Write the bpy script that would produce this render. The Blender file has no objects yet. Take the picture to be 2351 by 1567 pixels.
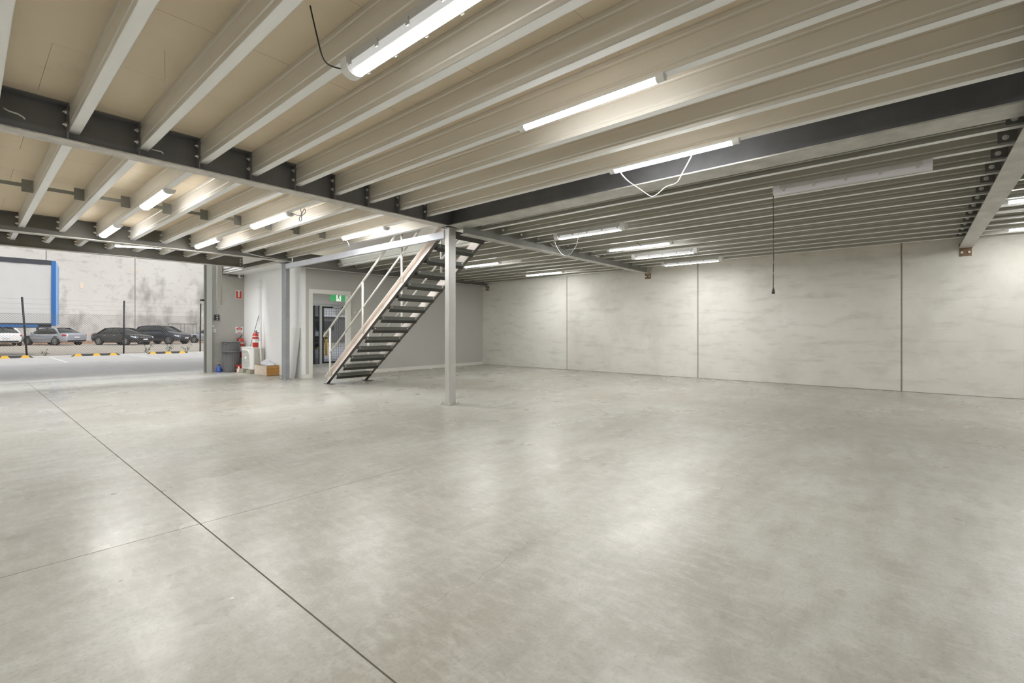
import bpy, math, random
from mathutils import Vector, Matrix
random.seed(7)
SC = bpy.context.scene
COL = SC.collection
PI = math.pi

# ------------------------------------------------------------------ camera, world, sun, exposure
cam_d = bpy.data.cameras.new('camera')
cam = bpy.data.objects.new('camera', cam_d); COL.objects.link(cam)
cam.location = (0, 0, 1.2)
cam.rotation_euler = (PI / 2, 0, -0.8622)
cam_d.sensor_fit = 'HORIZONTAL'; cam_d.sensor_width = 36
cam_d.lens = 1079.0 / 2351 * 36
cam_d.shift_y = -25.3 / 2351
cam_d.clip_start = 0.05; cam_d.clip_end = 300
SC.camera = cam

w = bpy.data.worlds.new('world'); SC.world = w; w.use_nodes = True
wn = w.node_tree.nodes; wl = w.node_tree.links
sky = wn.new('ShaderNodeTexSky'); sky.sky_type = 'NISHITA'; sky.sun_disc = False
sky.sun_elevation = math.radians(48); sky.sun_rotation = math.radians(160); sky.air_density = 1.0; sky.dust_density = 3.0
hs = wn.new('ShaderNodeHueSaturation'); hs.inputs['Saturation'].default_value = .22
wl.new(sky.outputs[0], hs.inputs['Color']); wl.new(hs.outputs[0], wn['Background'].inputs[0]); wn['Background'].inputs[1].default_value = 0.185

sun_d = bpy.data.lights.new('sun', 'SUN'); sun = bpy.data.objects.new('sun', sun_d); COL.objects.link(sun)
sun_d.energy = 0.47; sun_d.angle = math.radians(1.0); sun_d.color = (1, .96, .9)
sun.rotation_euler = Vector((-0.32, 0.75, -0.72)).to_track_quat('-Z', 'Y').to_euler()

LED = 40.0            # radiance of the lit batten diffusers
LAMP = 14.8           # watts of the tube inside each batten
SC.view_settings.view_transform = 'Standard'; SC.view_settings.look = 'None'
SC.view_settings.gamma = 1; SC.view_settings.use_curve_mapping = False
SC.view_settings.exposure = 0.22
SC.cycles.max_bounces = 10; SC.cycles.diffuse_bounces = 6; SC.cycles.glossy_bounces = 4
SC.cycles.transparent_max_bounces = 12; SC.cycles.sample_clamp_indirect = 20
SC.cycles.caustics_reflective = False; SC.cycles.caustics_refractive = False

# ------------------------------------------------------------------ materials
def _new(name):
    m = bpy.data.materials.new(name); m.use_nodes = True
    return m, m.node_tree.nodes, m.node_tree.links, m.node_tree.nodes['Principled BSDF']

def mat(name, col, rough=.5, metal=0, var=0, scale=3.0, col2=None, bump=0, stretch=(1, 1, 1), spec=.5, world=True, rvar=0, detail=5):
    m, n, l, b = _new(name)
    b.inputs['Base Color'].default_value = (*col, 1); b.inputs['Roughness'].default_value = rough
    b.inputs['Metallic'].default_value = metal; b.inputs['Specular IOR Level'].default_value = spec
    if var or bump or rvar or col2:
        if world:
            src = n.new('ShaderNodeNewGeometry').outputs['Position']
        else:
            src = n.new('ShaderNodeTexCoord').outputs['Object']
        mp = n.new('ShaderNodeMapping'); mp.inputs['Scale'].default_value = stretch; l.new(src, mp.inputs[0])
        nz = n.new('ShaderNodeTexNoise'); nz.inputs['Scale'].default_value = scale; nz.inputs['Detail'].default_value = detail
        nz.inputs['Roughness'].default_value = .6
        l.new(mp.outputs[0], nz.inputs['Vector'])
        rp = n.new('ShaderNodeValToRGB'); rp.color_ramp.elements[0].position = .3; rp.color_ramp.elements[1].position = .7
        c2 = col2 or tuple(min(1, c * (1 + var)) for c in col); c1 = col if col2 else tuple(c * (1 - var) for c in col)
        rp.color_ramp.elements[0].color = (*c1, 1); rp.color_ramp.elements[1].color = (*c2, 1)
        l.new(nz.outputs['Fac'], rp.inputs[0]); l.new(rp.outputs[0], b.inputs['Base Color'])
        if rvar:
            mr = n.new('ShaderNodeMapRange'); mr.inputs['To Min'].default_value = rough - rvar; mr.inputs['To Max'].default_value = rough + rvar
            l.new(nz.outputs['Fac'], mr.inputs[0]); l.new(mr.outputs[0], b.inputs['Roughness'])
        if bump:
            bp = n.new('ShaderNodeBump'); bp.inputs['Strength'].default_value = bump; bp.inputs['Distance'].default_value = .01
            l.new(nz.outputs['Fac'], bp.inputs['Height']); l.new(bp.outputs[0], b.inputs['Normal'])
    return m

def emit(name, col, s):
    m, n, l, b = _new(name)
    b.inputs['Base Color'].default_value = (*[min(1, c) * .8 for c in col], 1)
    b.inputs['Emission Color'].default_value = (*col, 1); b.inputs['Emission Strength'].default_value = s
    return m

def layered(name, base, layers, rough, spec=.5, rvar=.0, rscale=2.0, bump=0):
    """base colour mixed with several noise layers: (colour, scale, lo, hi, amount, stretch)"""
    m, n, l, b = _new(name)
    pos = n.new('ShaderNodeNewGeometry').outputs['Position']
    cur = None
    last = None
    for i, (col, sc, lo, hi, amt, st) in enumerate(layers):
        mp = n.new('ShaderNodeMapping'); mp.inputs['Scale'].default_value = st; mp.inputs['Location'].default_value = (i * 7.3, i * 3.1, i * 1.7)
        l.new(pos, mp.inputs[0])
        nz = n.new('ShaderNodeTexNoise'); nz.inputs['Scale'].default_value = sc; nz.inputs['Detail'].default_value = 6; nz.inputs['Roughness'].default_value = .62
        l.new(mp.outputs[0], nz.inputs['Vector'])
        mr = n.new('ShaderNodeMapRange'); mr.inputs['From Min'].default_value = lo; mr.inputs['From Max'].default_value = hi
        mr.inputs['To Min'].default_value = 0; mr.inputs['To Max'].default_value = amt
        l.new(nz.outputs['Fac'], mr.inputs[0])
        mx = n.new('ShaderNodeMix'); mx.data_type = 'RGBA'
        l.new(mr.outputs[0], mx.inputs['Factor'])
        if cur is None: mx.inputs[6].default_value = (*base, 1)
        else: l.new(cur, mx.inputs[6])
        mx.inputs[7].default_value = (*col, 1)
        cur = mx.outputs[2]; last = nz
    l.new(cur, b.inputs['Base Color'])
    b.inputs['Specular IOR Level'].default_value = spec
    b.inputs['Roughness'].default_value = rough
    if rvar:
        nz = n.new('ShaderNodeTexNoise'); nz.inputs['Scale'].default_value = rscale; nz.inputs['Detail'].default_value = 4
        l.new(pos, nz.inputs['Vector'])
        mr = n.new('ShaderNodeMapRange'); mr.inputs['From Min'].default_value = .3; mr.inputs['From Max'].default_value = .7
        mr.inputs['To Min'].default_value = rough - rvar; mr.inputs['To Max'].default_value = rough + rvar
        l.new(nz.outputs['Fac'], mr.inputs[0]); l.new(mr.outputs[0], b.inputs['Roughness'])
    if bump:
        bp = n.new('ShaderNodeBump'); bp.inputs['Strength'].default_value = bump; bp.inputs['Distance'].default_value = .005
        l.new(last.outputs['Fac'], bp.inputs['Height']); l.new(bp.outputs[0], b.inputs['Normal'])
    return m

ONE = (1, 1, 1)
M = {}
M['floor'] = layered('polished_concrete', (.445, .445, .405), [
    ((.57, .575, .55), .30, .40, .68, .8, ONE), ((.33, .305, .25), .42, .44, .72, .85, ONE),
    ((.30, .28, .225), 1.1, .44, .74, .75, (.6, 1.5, 1)), ((.59, .59, .56), 2.2, .5, .78, .45, (1.6, .6, 1)),
    ((.31, .295, .25), 5, .42, .74, .65, (.6, 1.5, 1)), ((.60, .595, .56), 14, .46, .76, .5, (1.4, .6, 1)), ((.26, .245, .20), 60, .48, .78, .5, ONE), ((.82, .81, .78), 30, .72, .8, .5, ONE)],
    .30, .30, .06, 1.1, .02)
M['joint'] = mat('joint_sealant', (.20, .18, .145), .8)
M['wjoint'] = mat('wall_joint_sealant', (.36, .34, .27), .8)
M['wallcon'] = layered('precast_concrete', (.72, .705, .65), [
    ((.83, .82, .785), .5, .42, .68, .8, ONE), ((.50, .485, .425), .8, .5, .76, .6, (1, 1, .8)),
    ((.44, .43, .38), 3.2, .52, .78, .55, (1, .5, 2.2)), ((.78, .76, .72), 6, .58, .8, .35, (1, .4, 3)), ((.34, .32, .28), 22, .7, .82, .3, ONE)],
    .62, .35, 0, 2, .05)
M['pier'] = layered('pier_concrete', (.42, .41, .38), [((.50, .49, .46), 1.2, .45, .7, .6, ONE), ((.29, .28, .26), 4, .55, .8, .5, (1, 1, 2))], .7, .3)
M['farwall'] = layered('weathered_tilt_panel', (.56, .55, .52), [
    ((.64, .63, .605), .12, .4, .65, .8, ONE), ((.24, .23, .215), .42, .52, .70, .85, (1.2, 1, .6)), ((.27, .26, .235), 1.1, .54, .76, .6, (1, 1, 1.6)),
    ((.52, .5, .46), 3.0, .5, .8, .3, ONE)], .85, .2)
M['paintwall'] = mat('white_plasterboard', (.86, .86, .86), .55, var=.02, scale=2)
M['greywall'] = mat('grey_plasterboard', (.49, .485, .465), .6, var=.02, scale=1.2)
M['trimw'] = mat('white_gloss_trim', (.74, .73, .69), .35)
M['deck'] = layered('particleboard', (.86, .735, .565), [((.90, .79, .63), 1.1, .4, .7, .8, ONE), ((.60, .485, .35), 2.2, .6, .85, .4, ONE),
    ((.34, .26, .18), 14, .68, .8, .5, (.6, 3, 1)), ((.84, .74, .58), 60, .5, .7, .4, ONE)], .7, .25)
M['deckedge'] = mat('particleboard_edge', (.48, .27, .12), .8, var=.15, scale=30)
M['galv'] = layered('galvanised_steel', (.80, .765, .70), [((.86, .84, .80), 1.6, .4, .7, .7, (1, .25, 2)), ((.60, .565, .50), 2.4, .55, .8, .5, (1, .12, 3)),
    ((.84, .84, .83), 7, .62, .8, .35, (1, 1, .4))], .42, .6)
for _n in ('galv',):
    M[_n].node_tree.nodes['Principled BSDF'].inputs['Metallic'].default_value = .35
M['galvflange'] = mat('lit_galvanised_flange', (.90, .90, .90), .38, .15, var=.04, scale=5, stretch=(1, .2, 1))  # joist flanges paler than their webs: floor light put into the colour
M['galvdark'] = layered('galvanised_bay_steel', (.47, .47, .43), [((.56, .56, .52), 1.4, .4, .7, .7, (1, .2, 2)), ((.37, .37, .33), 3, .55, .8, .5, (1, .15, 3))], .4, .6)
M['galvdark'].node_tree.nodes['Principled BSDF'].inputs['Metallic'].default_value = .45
M['steelweb'] = mat('dark_steel_paint', (.20, .20, .212), .42, .0, var=.12, scale=3, spec=.35)
M['steelweb2'] = mat('grey_steel_paint', (.17, .165, .15), .5, .0, var=.1, scale=3, spec=.4)
M['flange'] = mat('lit_flange', (.60, .575, .53), .45, .25, var=.22, scale=6, stretch=(1, 1, 1))  # lower beam flanges: floor light put into a paler, randomly mottled colour
M['flange2'] = mat('lit_flange_grey', (.52, .51, .475), .45, .25, var=.2, scale=5)  # greyer version, lit underside likewise put into the colour
M['zincbeam'] = mat('zinc_beam', (.30, .305, .285), .42, .35, var=.15, scale=5)
M['colsteel'] = mat('galvanised_column', (.52, .52, .505), .4, .45, var=.12, scale=4, stretch=(1, 1, .3))
M['colsteel2'] = mat('slate_column', (.30, .315, .33), .45, .3, var=.12, scale=4)
M['trimmer'] = mat('lavender_primer', (.60, .62, .69), .45, .2, var=.06, scale=4)
M['bolt'] = mat('zinc_bolt', (.75, .74, .70), .3, .7)
M['boltdark'] = mat('dark_bolt', (.82, .82, .83), .35, .2)
M['cleat'] = mat('dark_cleat', (.17, .17, .165), .5, .2)
M['rust'] = mat('rusty_bracket', (.16, .125, .09), .7, .2, col2=(.30, .17, .09), scale=12)
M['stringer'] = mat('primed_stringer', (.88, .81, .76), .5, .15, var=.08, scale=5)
M['stringerlo'] = mat('shaded_stringer', (.115, .108, .095), .55, .2, var=.15, scale=5)  # shade under the lower flange put into the colour; base plates share it
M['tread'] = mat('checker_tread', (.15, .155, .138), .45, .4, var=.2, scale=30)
M['treaddk'] = mat('shaded_tread_return', (.055, .052, .047), .55, .2)  # shade below the tread lip put into a darker tread colour
M['railw'] = mat('white_rail_paint', (.80, .785, .74), .35)
M['led'] = emit('led_diffuser', (1, 1, .985), LED)
M['ledsoft'] = emit('led_lens', (.66, .665, .66), .45)
M['lampbody'] = mat('white_lamp_plastic', (.80, .80, .79), .4)
M['lampgrey'] = mat('grey_lamp_base', (.52, .51, .49), .5)
M['lensoff'] = mat('unlit_lens', (.70, .68, .72), .25)
M['cablek'] = mat('black_cable', (.03, .03, .03), .5)
M['cablew'] = mat('white_cable', (.78, .78, .76), .5)
M['cableg'] = mat('grey_cable', (.25, .25, .24), .5)
M['blackp'] = mat('black_plastic', (.02, .02, .02), .4)
M['whitep'] = mat('white_plastic', (.80, .80, .79), .4)
M['greyp'] = mat('grey_bin_plastic', (.145, .145, .15), .45, var=.08, scale=6)
M['red'] = mat('red_paint', (.50, .035, .025), .35)
M['blue'] = mat('blue_plastic', (.045, .10, .36), .35)
M['green'] = emit('exit_green', (.06, .36, .13), .55)
M['signw'] = emit('exit_white', (.8, .88, .78), .7)
M['dgreen'] = mat('pictogram_green', (.02, .12, .05), .5)
M['acw'] = mat('condenser_white', (.76, .755, .72), .4)
M['acgrille'] = mat('condenser_grille', (.46, .45, .42), .5)
M['acside'] = mat('condenser_side', (.50, .485, .45), .5)
M['block'] = mat('concrete_block', (.34, .32, .26), .8, var=.15, scale=20)
M['wood'] = mat('varnished_pine', (.36, .17, .035), .5, col2=(.50, .27, .08), scale=8, stretch=(1, 1, 8))
M['woodpale'] = mat('pale_crate_end', (.70, .60, .49), .6, var=.12, scale=10)
M['bag'] = mat('white_bag', (.74, .75, .80), .3)
M['alu'] = mat('aluminium_frame', (.50, .52, .50), .4, .4)
M['drive'] = layered('driveway_concrete', (.60, .585, .55), [((.66, .65, .625), .3, .4, .7, .7, ONE), ((.49, .475, .44), .9, .5, .8, .6, (2.4, .5, 1)),
    ((.40, .39, .37), 4, .6, .8, .4, (2, .4, 1))], .8, .25)
M['line'] = mat('line_paint', (.80, .80, .77), .7, var=.06, scale=8)
M['gravel'] = layered('gravel_yard', (.50, .455, .385), [((.58, .54, .47), .25, .4, .7, .8, ONE), ((.40, .345, .275), .8, .5, .75, .6, ONE), ((.66, .63, .58), 9, .5, .8, .5, ONE)], .95, .1)
M['soil'] = mat('red_soil', (.33, .205, .135), .95, var=.25, scale=4)
M['weed'] = mat('weed_green', (.10, .125, .045), .8, var=.2, scale=20)
M['rubber'] = mat('black_rubber', (.05, .05, .052), .7)
M['yellow'] = mat('yellow_reflector', (.66, .40, .03), .5)
M['post'] = mat('black_fence_post', (.028, .028, .03), .5)
M['wire'] = mat('chain_wire', (.20, .20, .19), .5, .3)
M['curtain'] = mat('white_curtain', (.57, .57, .56), .5, var=.035, scale=.8, stretch=(1, 1, .5))
M['trblue'] = mat('truck_blue', (.035, .15, .42), .35)
M['trdark'] = mat('truck_dark', (.045, .05, .06), .5)
M['trend'] = mat('sunlit_truck_blue', (.24, .38, .62), .4)  # paler copy of the truck blue: sunlight on the end put into the colour
M['tyre'] = mat('tyre', (.025, .025, .025), .8)
M['rim'] = mat('alloy_rim', (.50, .50, .50), .3, .6)
M['carglass'] = mat('car_glass', (.04, .045, .045), .08, spec=.7)
M['chrome'] = mat('chrome', (.72, .72, .74), .15, .8)
M['tail'] = mat('tail_lamp', (.50, .03, .035), .2)
M['head'] = mat('head_lamp', (.66, .68, .72), .15)
M['plate'] = mat('number_plate', (.72, .73, .75), .4)
M['sheet'] = mat('roof_sheeting', (.72, .72, .72), .5)
M['roof_fill'] = emit('roof_fill_sheet', (.95, .98, 1), 1.0)  # glow of the sheets added under the roof
M['roof_fill'].cycles.emission_sampling = 'NONE'
M['cream'] = mat('cream_lining', (.72, .69, .60), .6)
M['concdark'] = mat('sub_slab', (.10, .095, .085), .9)

def glass(name, tint, refl=.12):
    m, n, l, b = _new(name)
    n.remove(b); o = n['Material Output']
    t = n.new('ShaderNodeBsdfTransparent'); t.inputs[0].default_value = (*tint, 1)
    g = n.new('ShaderNodeBsdfGlossy'); g.inputs['Roughness'].default_value = .02
    mx = n.new('ShaderNodeMixShader'); lw = n.new('ShaderNodeFresnel'); lw.inputs[0].default_value = 1.5
    l.new(lw.outputs[0], mx.inputs[0]); l.new(t.outputs[0], mx.inputs[1]); l.new(g.outputs[0], mx.inputs[2]); l.new(mx.outputs[0], o.inputs[0])
    return m
M['glass'] = glass('door_glass', (.72, .74, .78))
M['glassdk'] = glass('tinted_glass', (.38, .40, .42))
def paint(name, col, metal=.3):
    m = mat(name, col, .28, metal, spec=.6)
    m.node_tree.nodes['Principled BSDF'].inputs['Coat Weight'].default_value = .6
    return m
M['carsilver'] = paint('silver_paint', (.46, .48, .53)); M['carwhite'] = paint('white_paint', (.80, .80, .80), 0)
M['carblack'] = paint('black_paint', (.022, .022, .024)); M['carnavy'] = paint('navy_paint', (.045, .05, .068))
M['carice'] = paint('pale_silver_paint', (.55, .58, .64))

# ------------------------------------------------------------------ geometry helpers
class MB:
    def __init__(s): s.v = []; s.f = []; s.m = []; s.mats = []; s.sm = []
    def mi(s, m):
        if m not in s.mats: s.mats.append(m)
        return s.mats.index(m)
    def add(s, vs, fs, m, smooth=False):
        k = len(s.v); s.v += [tuple(p) for p in vs]; i = s.mi(m)
        for f in fs: s.f.append([a + k for a in f]); s.m.append(i); s.sm.append(smooth)
        return s
    def box(s, x0, y0, z0, x1, y1, z1, m, mb=None, mt=None):
        vs = [(x0, y0, z0), (x1, y0, z0), (x1, y1, z0), (x0, y1, z0), (x0, y0, z1), (x1, y0, z1), (x1, y1, z1), (x0, y1, z1)]
        s.add(vs, [(0, 1, 5, 4), (1, 2, 6, 5), (2, 3, 7, 6), (3, 0, 4, 7)], m)
        s.add(vs, [(3, 2, 1, 0)], mb or m); s.add(vs, [(4, 5, 6, 7)], mt or m)
        return s
    def bar(s, a, b, w_, h, m, up=(0, 0, 1)):
        a = Vector(a); b = Vector(b); d = (b - a).normalized(); u = Vector(up)
        sd = d.cross(u).normalized(); u = sd.cross(d).normalized()
        vs = [p + sd * (i * w_ / 2) + u * (j * h / 2) for p in (a, b) for i, j in ((-1, -1), (1, -1), (1, 1), (-1, 1))]
        return s.add(vs, [(3, 2, 1, 0), (4, 5, 6, 7), (0, 1, 5, 4), (1, 2, 6, 5), (2, 3, 7, 6), (3, 0, 4, 7)], m)
    def tube(s, pts, r, m, n=8, closed=False, cap=True):
        pts = [Vector(p) for p in pts]; rings = []
        up = Vector((0, 0, 1))
        for i, p in enumerate(pts):
            d = (pts[min(i + 1, len(pts) - 1)] - pts[max(i - 1, 0)]).normalized()
            a = d.cross(up)
            if a.length < .05: a = d.cross(Vector((1, 0, 0)))
            a.normalize(); b = a.cross(d).normalized()
            rr = r[i] if isinstance(r, (list, tuple)) else r
            rings.append([p + a * (rr * math.cos(2 * PI * k / n)) + b * (rr * math.sin(2 * PI * k / n)) for k in range(n)])
        vs = [q for rg in rings for q in rg]; fs = []
        for i in range(len(pts) - 1):
            for k in range(n):
                fs.append((i * n + k, i * n + (k + 1) % n, (i + 1) * n + (k + 1) % n, (i + 1) * n + k))
        s.add(vs, fs, m, True)
        if cap: s.add(vs, [tuple(range(n - 1, -1, -1)), tuple(range(len(vs) - n, len(vs)))], m)
        return s
    def lathe(s, prof, c, m, n=20, axis='z', smooth=True, ripple=0, nr=0):
        vs = []; fs = []
        for r, h in prof:
            for k in range(n):
                a = 2 * PI * k / n; rr = r + (ripple * (k % 2) if ripple else 0)
                x, y = rr * math.cos(a), rr * math.sin(a)
                vs.append({'z': (c[0] + x, c[1] + y, c[2] + h), 'y': (c[0] + x, c[1] + h, c[2] + y), 'x': (c[0] + h, c[1] + x, c[2] + y)}[axis])
        for i in range(len(prof) - 1):
            for k in range(n):
                fs.append((i * n + k, i * n + (k + 1) % n, (i + 1) * n + (k + 1) % n, (i + 1) * n + k))
        return s.add(vs, fs, m, smooth)
    def prism(s, poly, a, b, m, axis='y', caps=True):
        """2D polygon extruded from a to b along axis; poly coords are the two other axes in x,y,z order"""
        def P(p, t): return {'x': (t, p[0], p[1]), 'y': (p[0], t, p[1]), 'z': (p[0], p[1], t)}[axis]
        n = len(poly); vs = [P(p, a) for p in poly] + [P(p, b) for p in poly]
        s.add(vs, [(k, (k + 1) % n, n + (k + 1) % n, n + k) for k in range(n)], m)
        if caps: s.add(vs, [tuple(range(n - 1, -1, -1)), tuple(range(n, 2 * n))], m)
        return s
    def loft(s, rings, m, smooth=True, closed=True, caps=True):
        n = len(rings[0]); vs = [q for r in rings for q in r]; fs = []
        for i in range(len(rings) - 1):
            for k in range(n if closed else n - 1):
                fs.append((i * n + k, i * n + (k + 1) % n, (i + 1) * n + (k + 1) % n, (i + 1) * n + k))
        s.add(vs, fs, m, smooth)
        if caps: s.add(vs, [tuple(range(n - 1, -1, -1)), tuple(range(len(vs) - n, len(vs)))], m)
        return s
    def mesh(s, name, org=(0, 0, 0)):
        me = bpy.data.meshes.new(name)
        me.from_pydata([(x - org[0], y - org[1], z - org[2]) for x, y, z in s.v], [], s.f)
        for m in s.mats: me.materials.append(m)
        me.polygons.foreach_set('material_index', s.m); me.polygons.foreach_set('use_smooth', s.sm)
        me.update()
        import bmesh
        bm = bmesh.new(); bm.from_mesh(me); bmesh.ops.remove_doubles(bm, verts=bm.verts, dist=1e-5)
        bmesh.ops.recalc_face_normals(bm, faces=bm.faces)
        bm.to_mesh(me); bm.free()
        return me
    def build(s, name, parent=None, org=None, **props):
        """link as one object. With a parent the vertices are in world space unless org is given."""
        if parent is None:
            xs = list(zip(*s.v)); o_ = ((min(xs[0]) + max(xs[0])) / 2, (min(xs[1]) + max(xs[1])) / 2, min(xs[2]))
            o = bpy.data.objects.new(name, s.mesh(name, o_)); o.location = o_
            WORG[o.name] = o_
        else:
            po = WORG.get(parent.name, (0, 0, 0)) if org is None else org
            o = bpy.data.objects.new(name, s.mesh(name, po)); o.parent = parent
            WORG[o.name] = po
        COL.objects.link(o)
        for k, v_ in props.items(): o[k] = v_
        return o
WORG = {}
def inst(me, name, parent, loc=(0, 0, 0), rot=None):
    o = bpy.data.objects.new(name, me); COL.objects.link(o); o.parent = parent; o.location = loc
    if rot: o.rotation_euler = rot
    return o
def thing(name, label, cat, loc=(0, 0, 0), group=None):
    o = bpy.data.objects.new(name, None); COL.objects.link(o); o.location = loc; o.empty_display_size = .2
    o['label'] = label; o['category'] = cat
    if group: o['group'] = group
    WORG[o.name] = tuple(loc)
    return o
def tag(o, label, cat, group=None):
    o['label'] = label; o['category'] = cat
    if group: o['group'] = group
    return o
def struct_empty(name, loc=(0, 0, 0)):
    o = bpy.data.objects.new(name, None); COL.objects.link(o); o.location = loc; o['kind'] = 'structure'; WORG[o.name] = tuple(loc)
    return o
def B(x0, y0, z0, x1, y1, z1, m): return MB().box(x0, y0, z0, x1, y1, z1, m)
def copy_tree(src, parent=None):
    c = src.copy(); COL.objects.link(c)
    if parent is not None: c.parent = parent
    for ch in list(src.children): copy_tree(ch, c)
    return c

# ------------------------------------------------------------------ setting: floor
WX = 12.03                    # right wall face
fl = B(-3.2, -7.2, -.20, WX, 15.6, -.02, M['concdark']).build('floor', kind='structure')
jx, jy = .957, 3.37
for (x0, x1, ga, gb) in ((-3.2, jx, 0, .004), (jx, 2.5, .004, 0)):
    for (y0, y1, gc, gd) in ((-7.2, jy, 0, .003), (jy, 15.6, .003, 0)):
        B(x0 + ga, y0 + gc, -.02, x1 - gb, y1 - gd, 0, M['floor']).build('floor_slab', fl)
B(2.5, -7.2, -.02, WX, 15.6, 0, M['floor']).build('floor_slab', fl)
B(-3.2, jy - .003, -.02, 2.5, jy + .003, -.001, M['joint']).build('joint_filler', fl)
B(jx - .004, -7.2, -.02, jx + .004, 15.6, -.004, M['joint']).build('joint_filler', fl)
# hairline crack wandering across the slab in front of the camera
pts = [(1.28, 1.62), (1.36, 1.60), (1.45, 1.625), (1.53, 1.60), (1.60, 1.59), (1.68, 1.62), (1.76, 1.605), (1.85, 1.63), (1.93, 1.66), (2.0, 1.63), (2.08, 1.665), (2.17, 1.65), (2.26, 1.61), (2.35, 1.625), (2.46, 1.60)]
mb = MB()
for i in range(len(pts) - 1):
    a, b = pts[i], pts[i + 1]; w0 = .0007
    mb.add([(a[0], a[1] - w0, .0006), (b[0], b[1] - w0, .0006), (b[0], b[1] + w0, .0006), (a[0], a[1] + w0, .0006)], [(0, 1, 2, 3)], M['joint'])
mb.build('hairline_crack', fl)

# ------------------------------------------------------------------ setting: walls
wr = B(WX + .022, -7.2, 0, WX + .18, 15.6, 7.6, M['wjoint']).build('wall_right', kind='structure')
js = [-7.2, -3.75, .20, 4.15, 8.10, 12.0, 15.6]
for a, b in zip(js, js[1:]):
    mb = MB(); y0 = a + .012; y1 = b - .012; c = .012
    # panel with chamfered vertical edges
    poly = [(WX + .04, y0), (WX + c, y0), (WX, y0 + c), (WX, y1 - c), (WX + c, y1), (WX + .04, y1)]
    mb.prism(poly, .006, 7.6, M['wallcon'], 'z')
    mb.build('concrete_panel', wr)
B(-3.4, -7.2, 0, -3.2, 15.6, 7.6, M['wallcon']).build('wall_left', kind='structure')
B(-3.4, -7.4, 0, WX + .2, -7.2, 7.6, M['wallcon']).build('wall_rear', kind='structure')
FY = 15.4                     # front wall, inner face
mb = MB()
mb.box(4.62, FY, 0, 7.55, FY + .2, 7.6, M['pier']).box(-3.4, FY, 0, -1.2, FY + .2, 7.6, M['pier'])
mb.box(-1.2, FY, 4.6, 4.62, FY + .2, 7.6, M['pier']).box(9.35, FY, 0, WX, FY + .2, 3.1, M['pier'])
mb.box(7.55, FY, 2.55, 9.35, FY + .2, 3.1, M['pier'])
mb.build('wall_front', kind='structure')
MB().box(7.55, FY, 3.1, 8.9, FY + .2, 7.6, M['cream']).box(8.9, FY, 3.1, WX, FY + .2, 7.6, M['sheet']).build('wall_front_upper', kind='structure')
# office walls
SXW, DY = 5.52, 11.68
B(SXW, DY, 0, SXW + .1, FY, 3.1, M['paintwall']).build('wall_office_side', kind='structure')
mb = MB(); d0, d1, dh = 5.79, 6.775, 2.17
mb.box(SXW + .1, DY, 0, d0, DY + .1, 3.1, M['greywall']).box(d1, DY, 0, WX, DY + .1, 3.1, M['greywall']).box(d0, DY, dh, d1, DY + .1, 3.1, M['greywall'])
mb.build('wall_office_front', kind='structure')
dr = struct_empty('door_1', (d0, DY, 0))
a0 = .088
for nm, b_ in (('jamb', (d0 - a0, 0, d0)), ('jamb', (d1, 0, d1 + a0))):
    B(b_[0], DY - .018, 0, b_[2], DY, dh + a0, M['trimw']).build(nm, dr)
B(d0, DY - .018, dh, d1, DY, dh + a0, M['trimw']).build('head', dr)
mb = MB().box(d0, DY, 0, d0 + .02, DY + .1, dh, M['trimw']).box(d1 - .02, DY, 0, d1, DY + .1, dh, M['trimw']).box(d0 + .02, DY, dh - .02, d1 - .02, DY + .1, dh, M['trimw'])
mb.build('door_lining', dr)
mb = MB().box(d1 + a0, DY - .014, 0, WX, DY, .095, M['trimw'])
mb.build('baseboard_office_right', kind='structure')
MB().box(SXW, DY - .014, 0, d0 - a0, DY, .095, M['trimw']).build('baseboard_office_left', kind='structure')
# entry lobby behind the door: lining, ceiling and glazed entry
B(9.4, DY + .1, 0, 9.5, FY, 2.7, M['greywall']).build('wall_lobby_right', kind='structure')
B(SXW + .1, DY + .1, 2.62, 9.4, FY, 2.7, M['trimw']).build('ceiling_lobby', kind='structure')
B(7.3, FY - .1, 2.10, 9.4, FY, 2.62, M['greywall']).build('trim_1', kind='structure')
B(SXW + .1, FY - .1, 0, 7.3, FY, 2.62, M['greywall']).build('wall_lobby_front', kind='structure')
d2 = struct_empty('door_2', (7.3, FY - .05, 0))
mb = MB()
for x0, x1 in ((7.3, 7.36), (7.86, 7.94), (8.88, 8.96), (9.34, 9.4)): mb.box(x0, FY - .08, 0, x1, FY, 2.10, M['alu'])
mb.box(7.3, FY - .081, 2.04, 9.4, FY + .001, 2.10, M['alu']).box(7.3, FY - .081, 0, 9.4, FY + .001, .06, M['alu'])
mb.build('frame', d2)
B(7.36, FY - .03, .06, 7.86, FY - .02, 2.04, M['glassdk']).build('sidelight_pane', d2)
B(8.96, FY - .03, .06, 9.34, FY - .02, 2.04, M['glassdk']).build('sidelight_pane', d2)
dl = MB().box(7.95, FY - .07, .07, 8.01, FY - .03, 2.03, M['blackp']).box(8.81, FY - .07, .07, 8.87, FY - .03, 2.03, M['blackp']).box(8.01, FY - .07, .07, 8.81, FY - .03, .13, M['blackp']).box(8.01, FY - .07, 1.97, 8.81, FY - .03, 2.03, M['blackp']).build('door_leaf', d2)
B(8.01, FY - .055, .13, 8.81, FY - .05, 1.97, M['glass']).build('pane', dl)
mb = MB()
for k in range(10): x = 8.02 + k * .087; mb.box(x, FY - .085, .1, x + .006, FY - .079, 2.0, M['blackp'])
for k in range(22): z = .12 + k * .087; mb.box(8.0, FY - .079, z, 8.83, FY - .073, z + .006, M['blackp'])
mb.build('security_grille', dl)
mb = MB()
for k in range(6): x = 7.39 + k * .087; mb.box(x, FY - .05, .06, x + .006, FY - .044, 2.04, M['blackp'])
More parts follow.
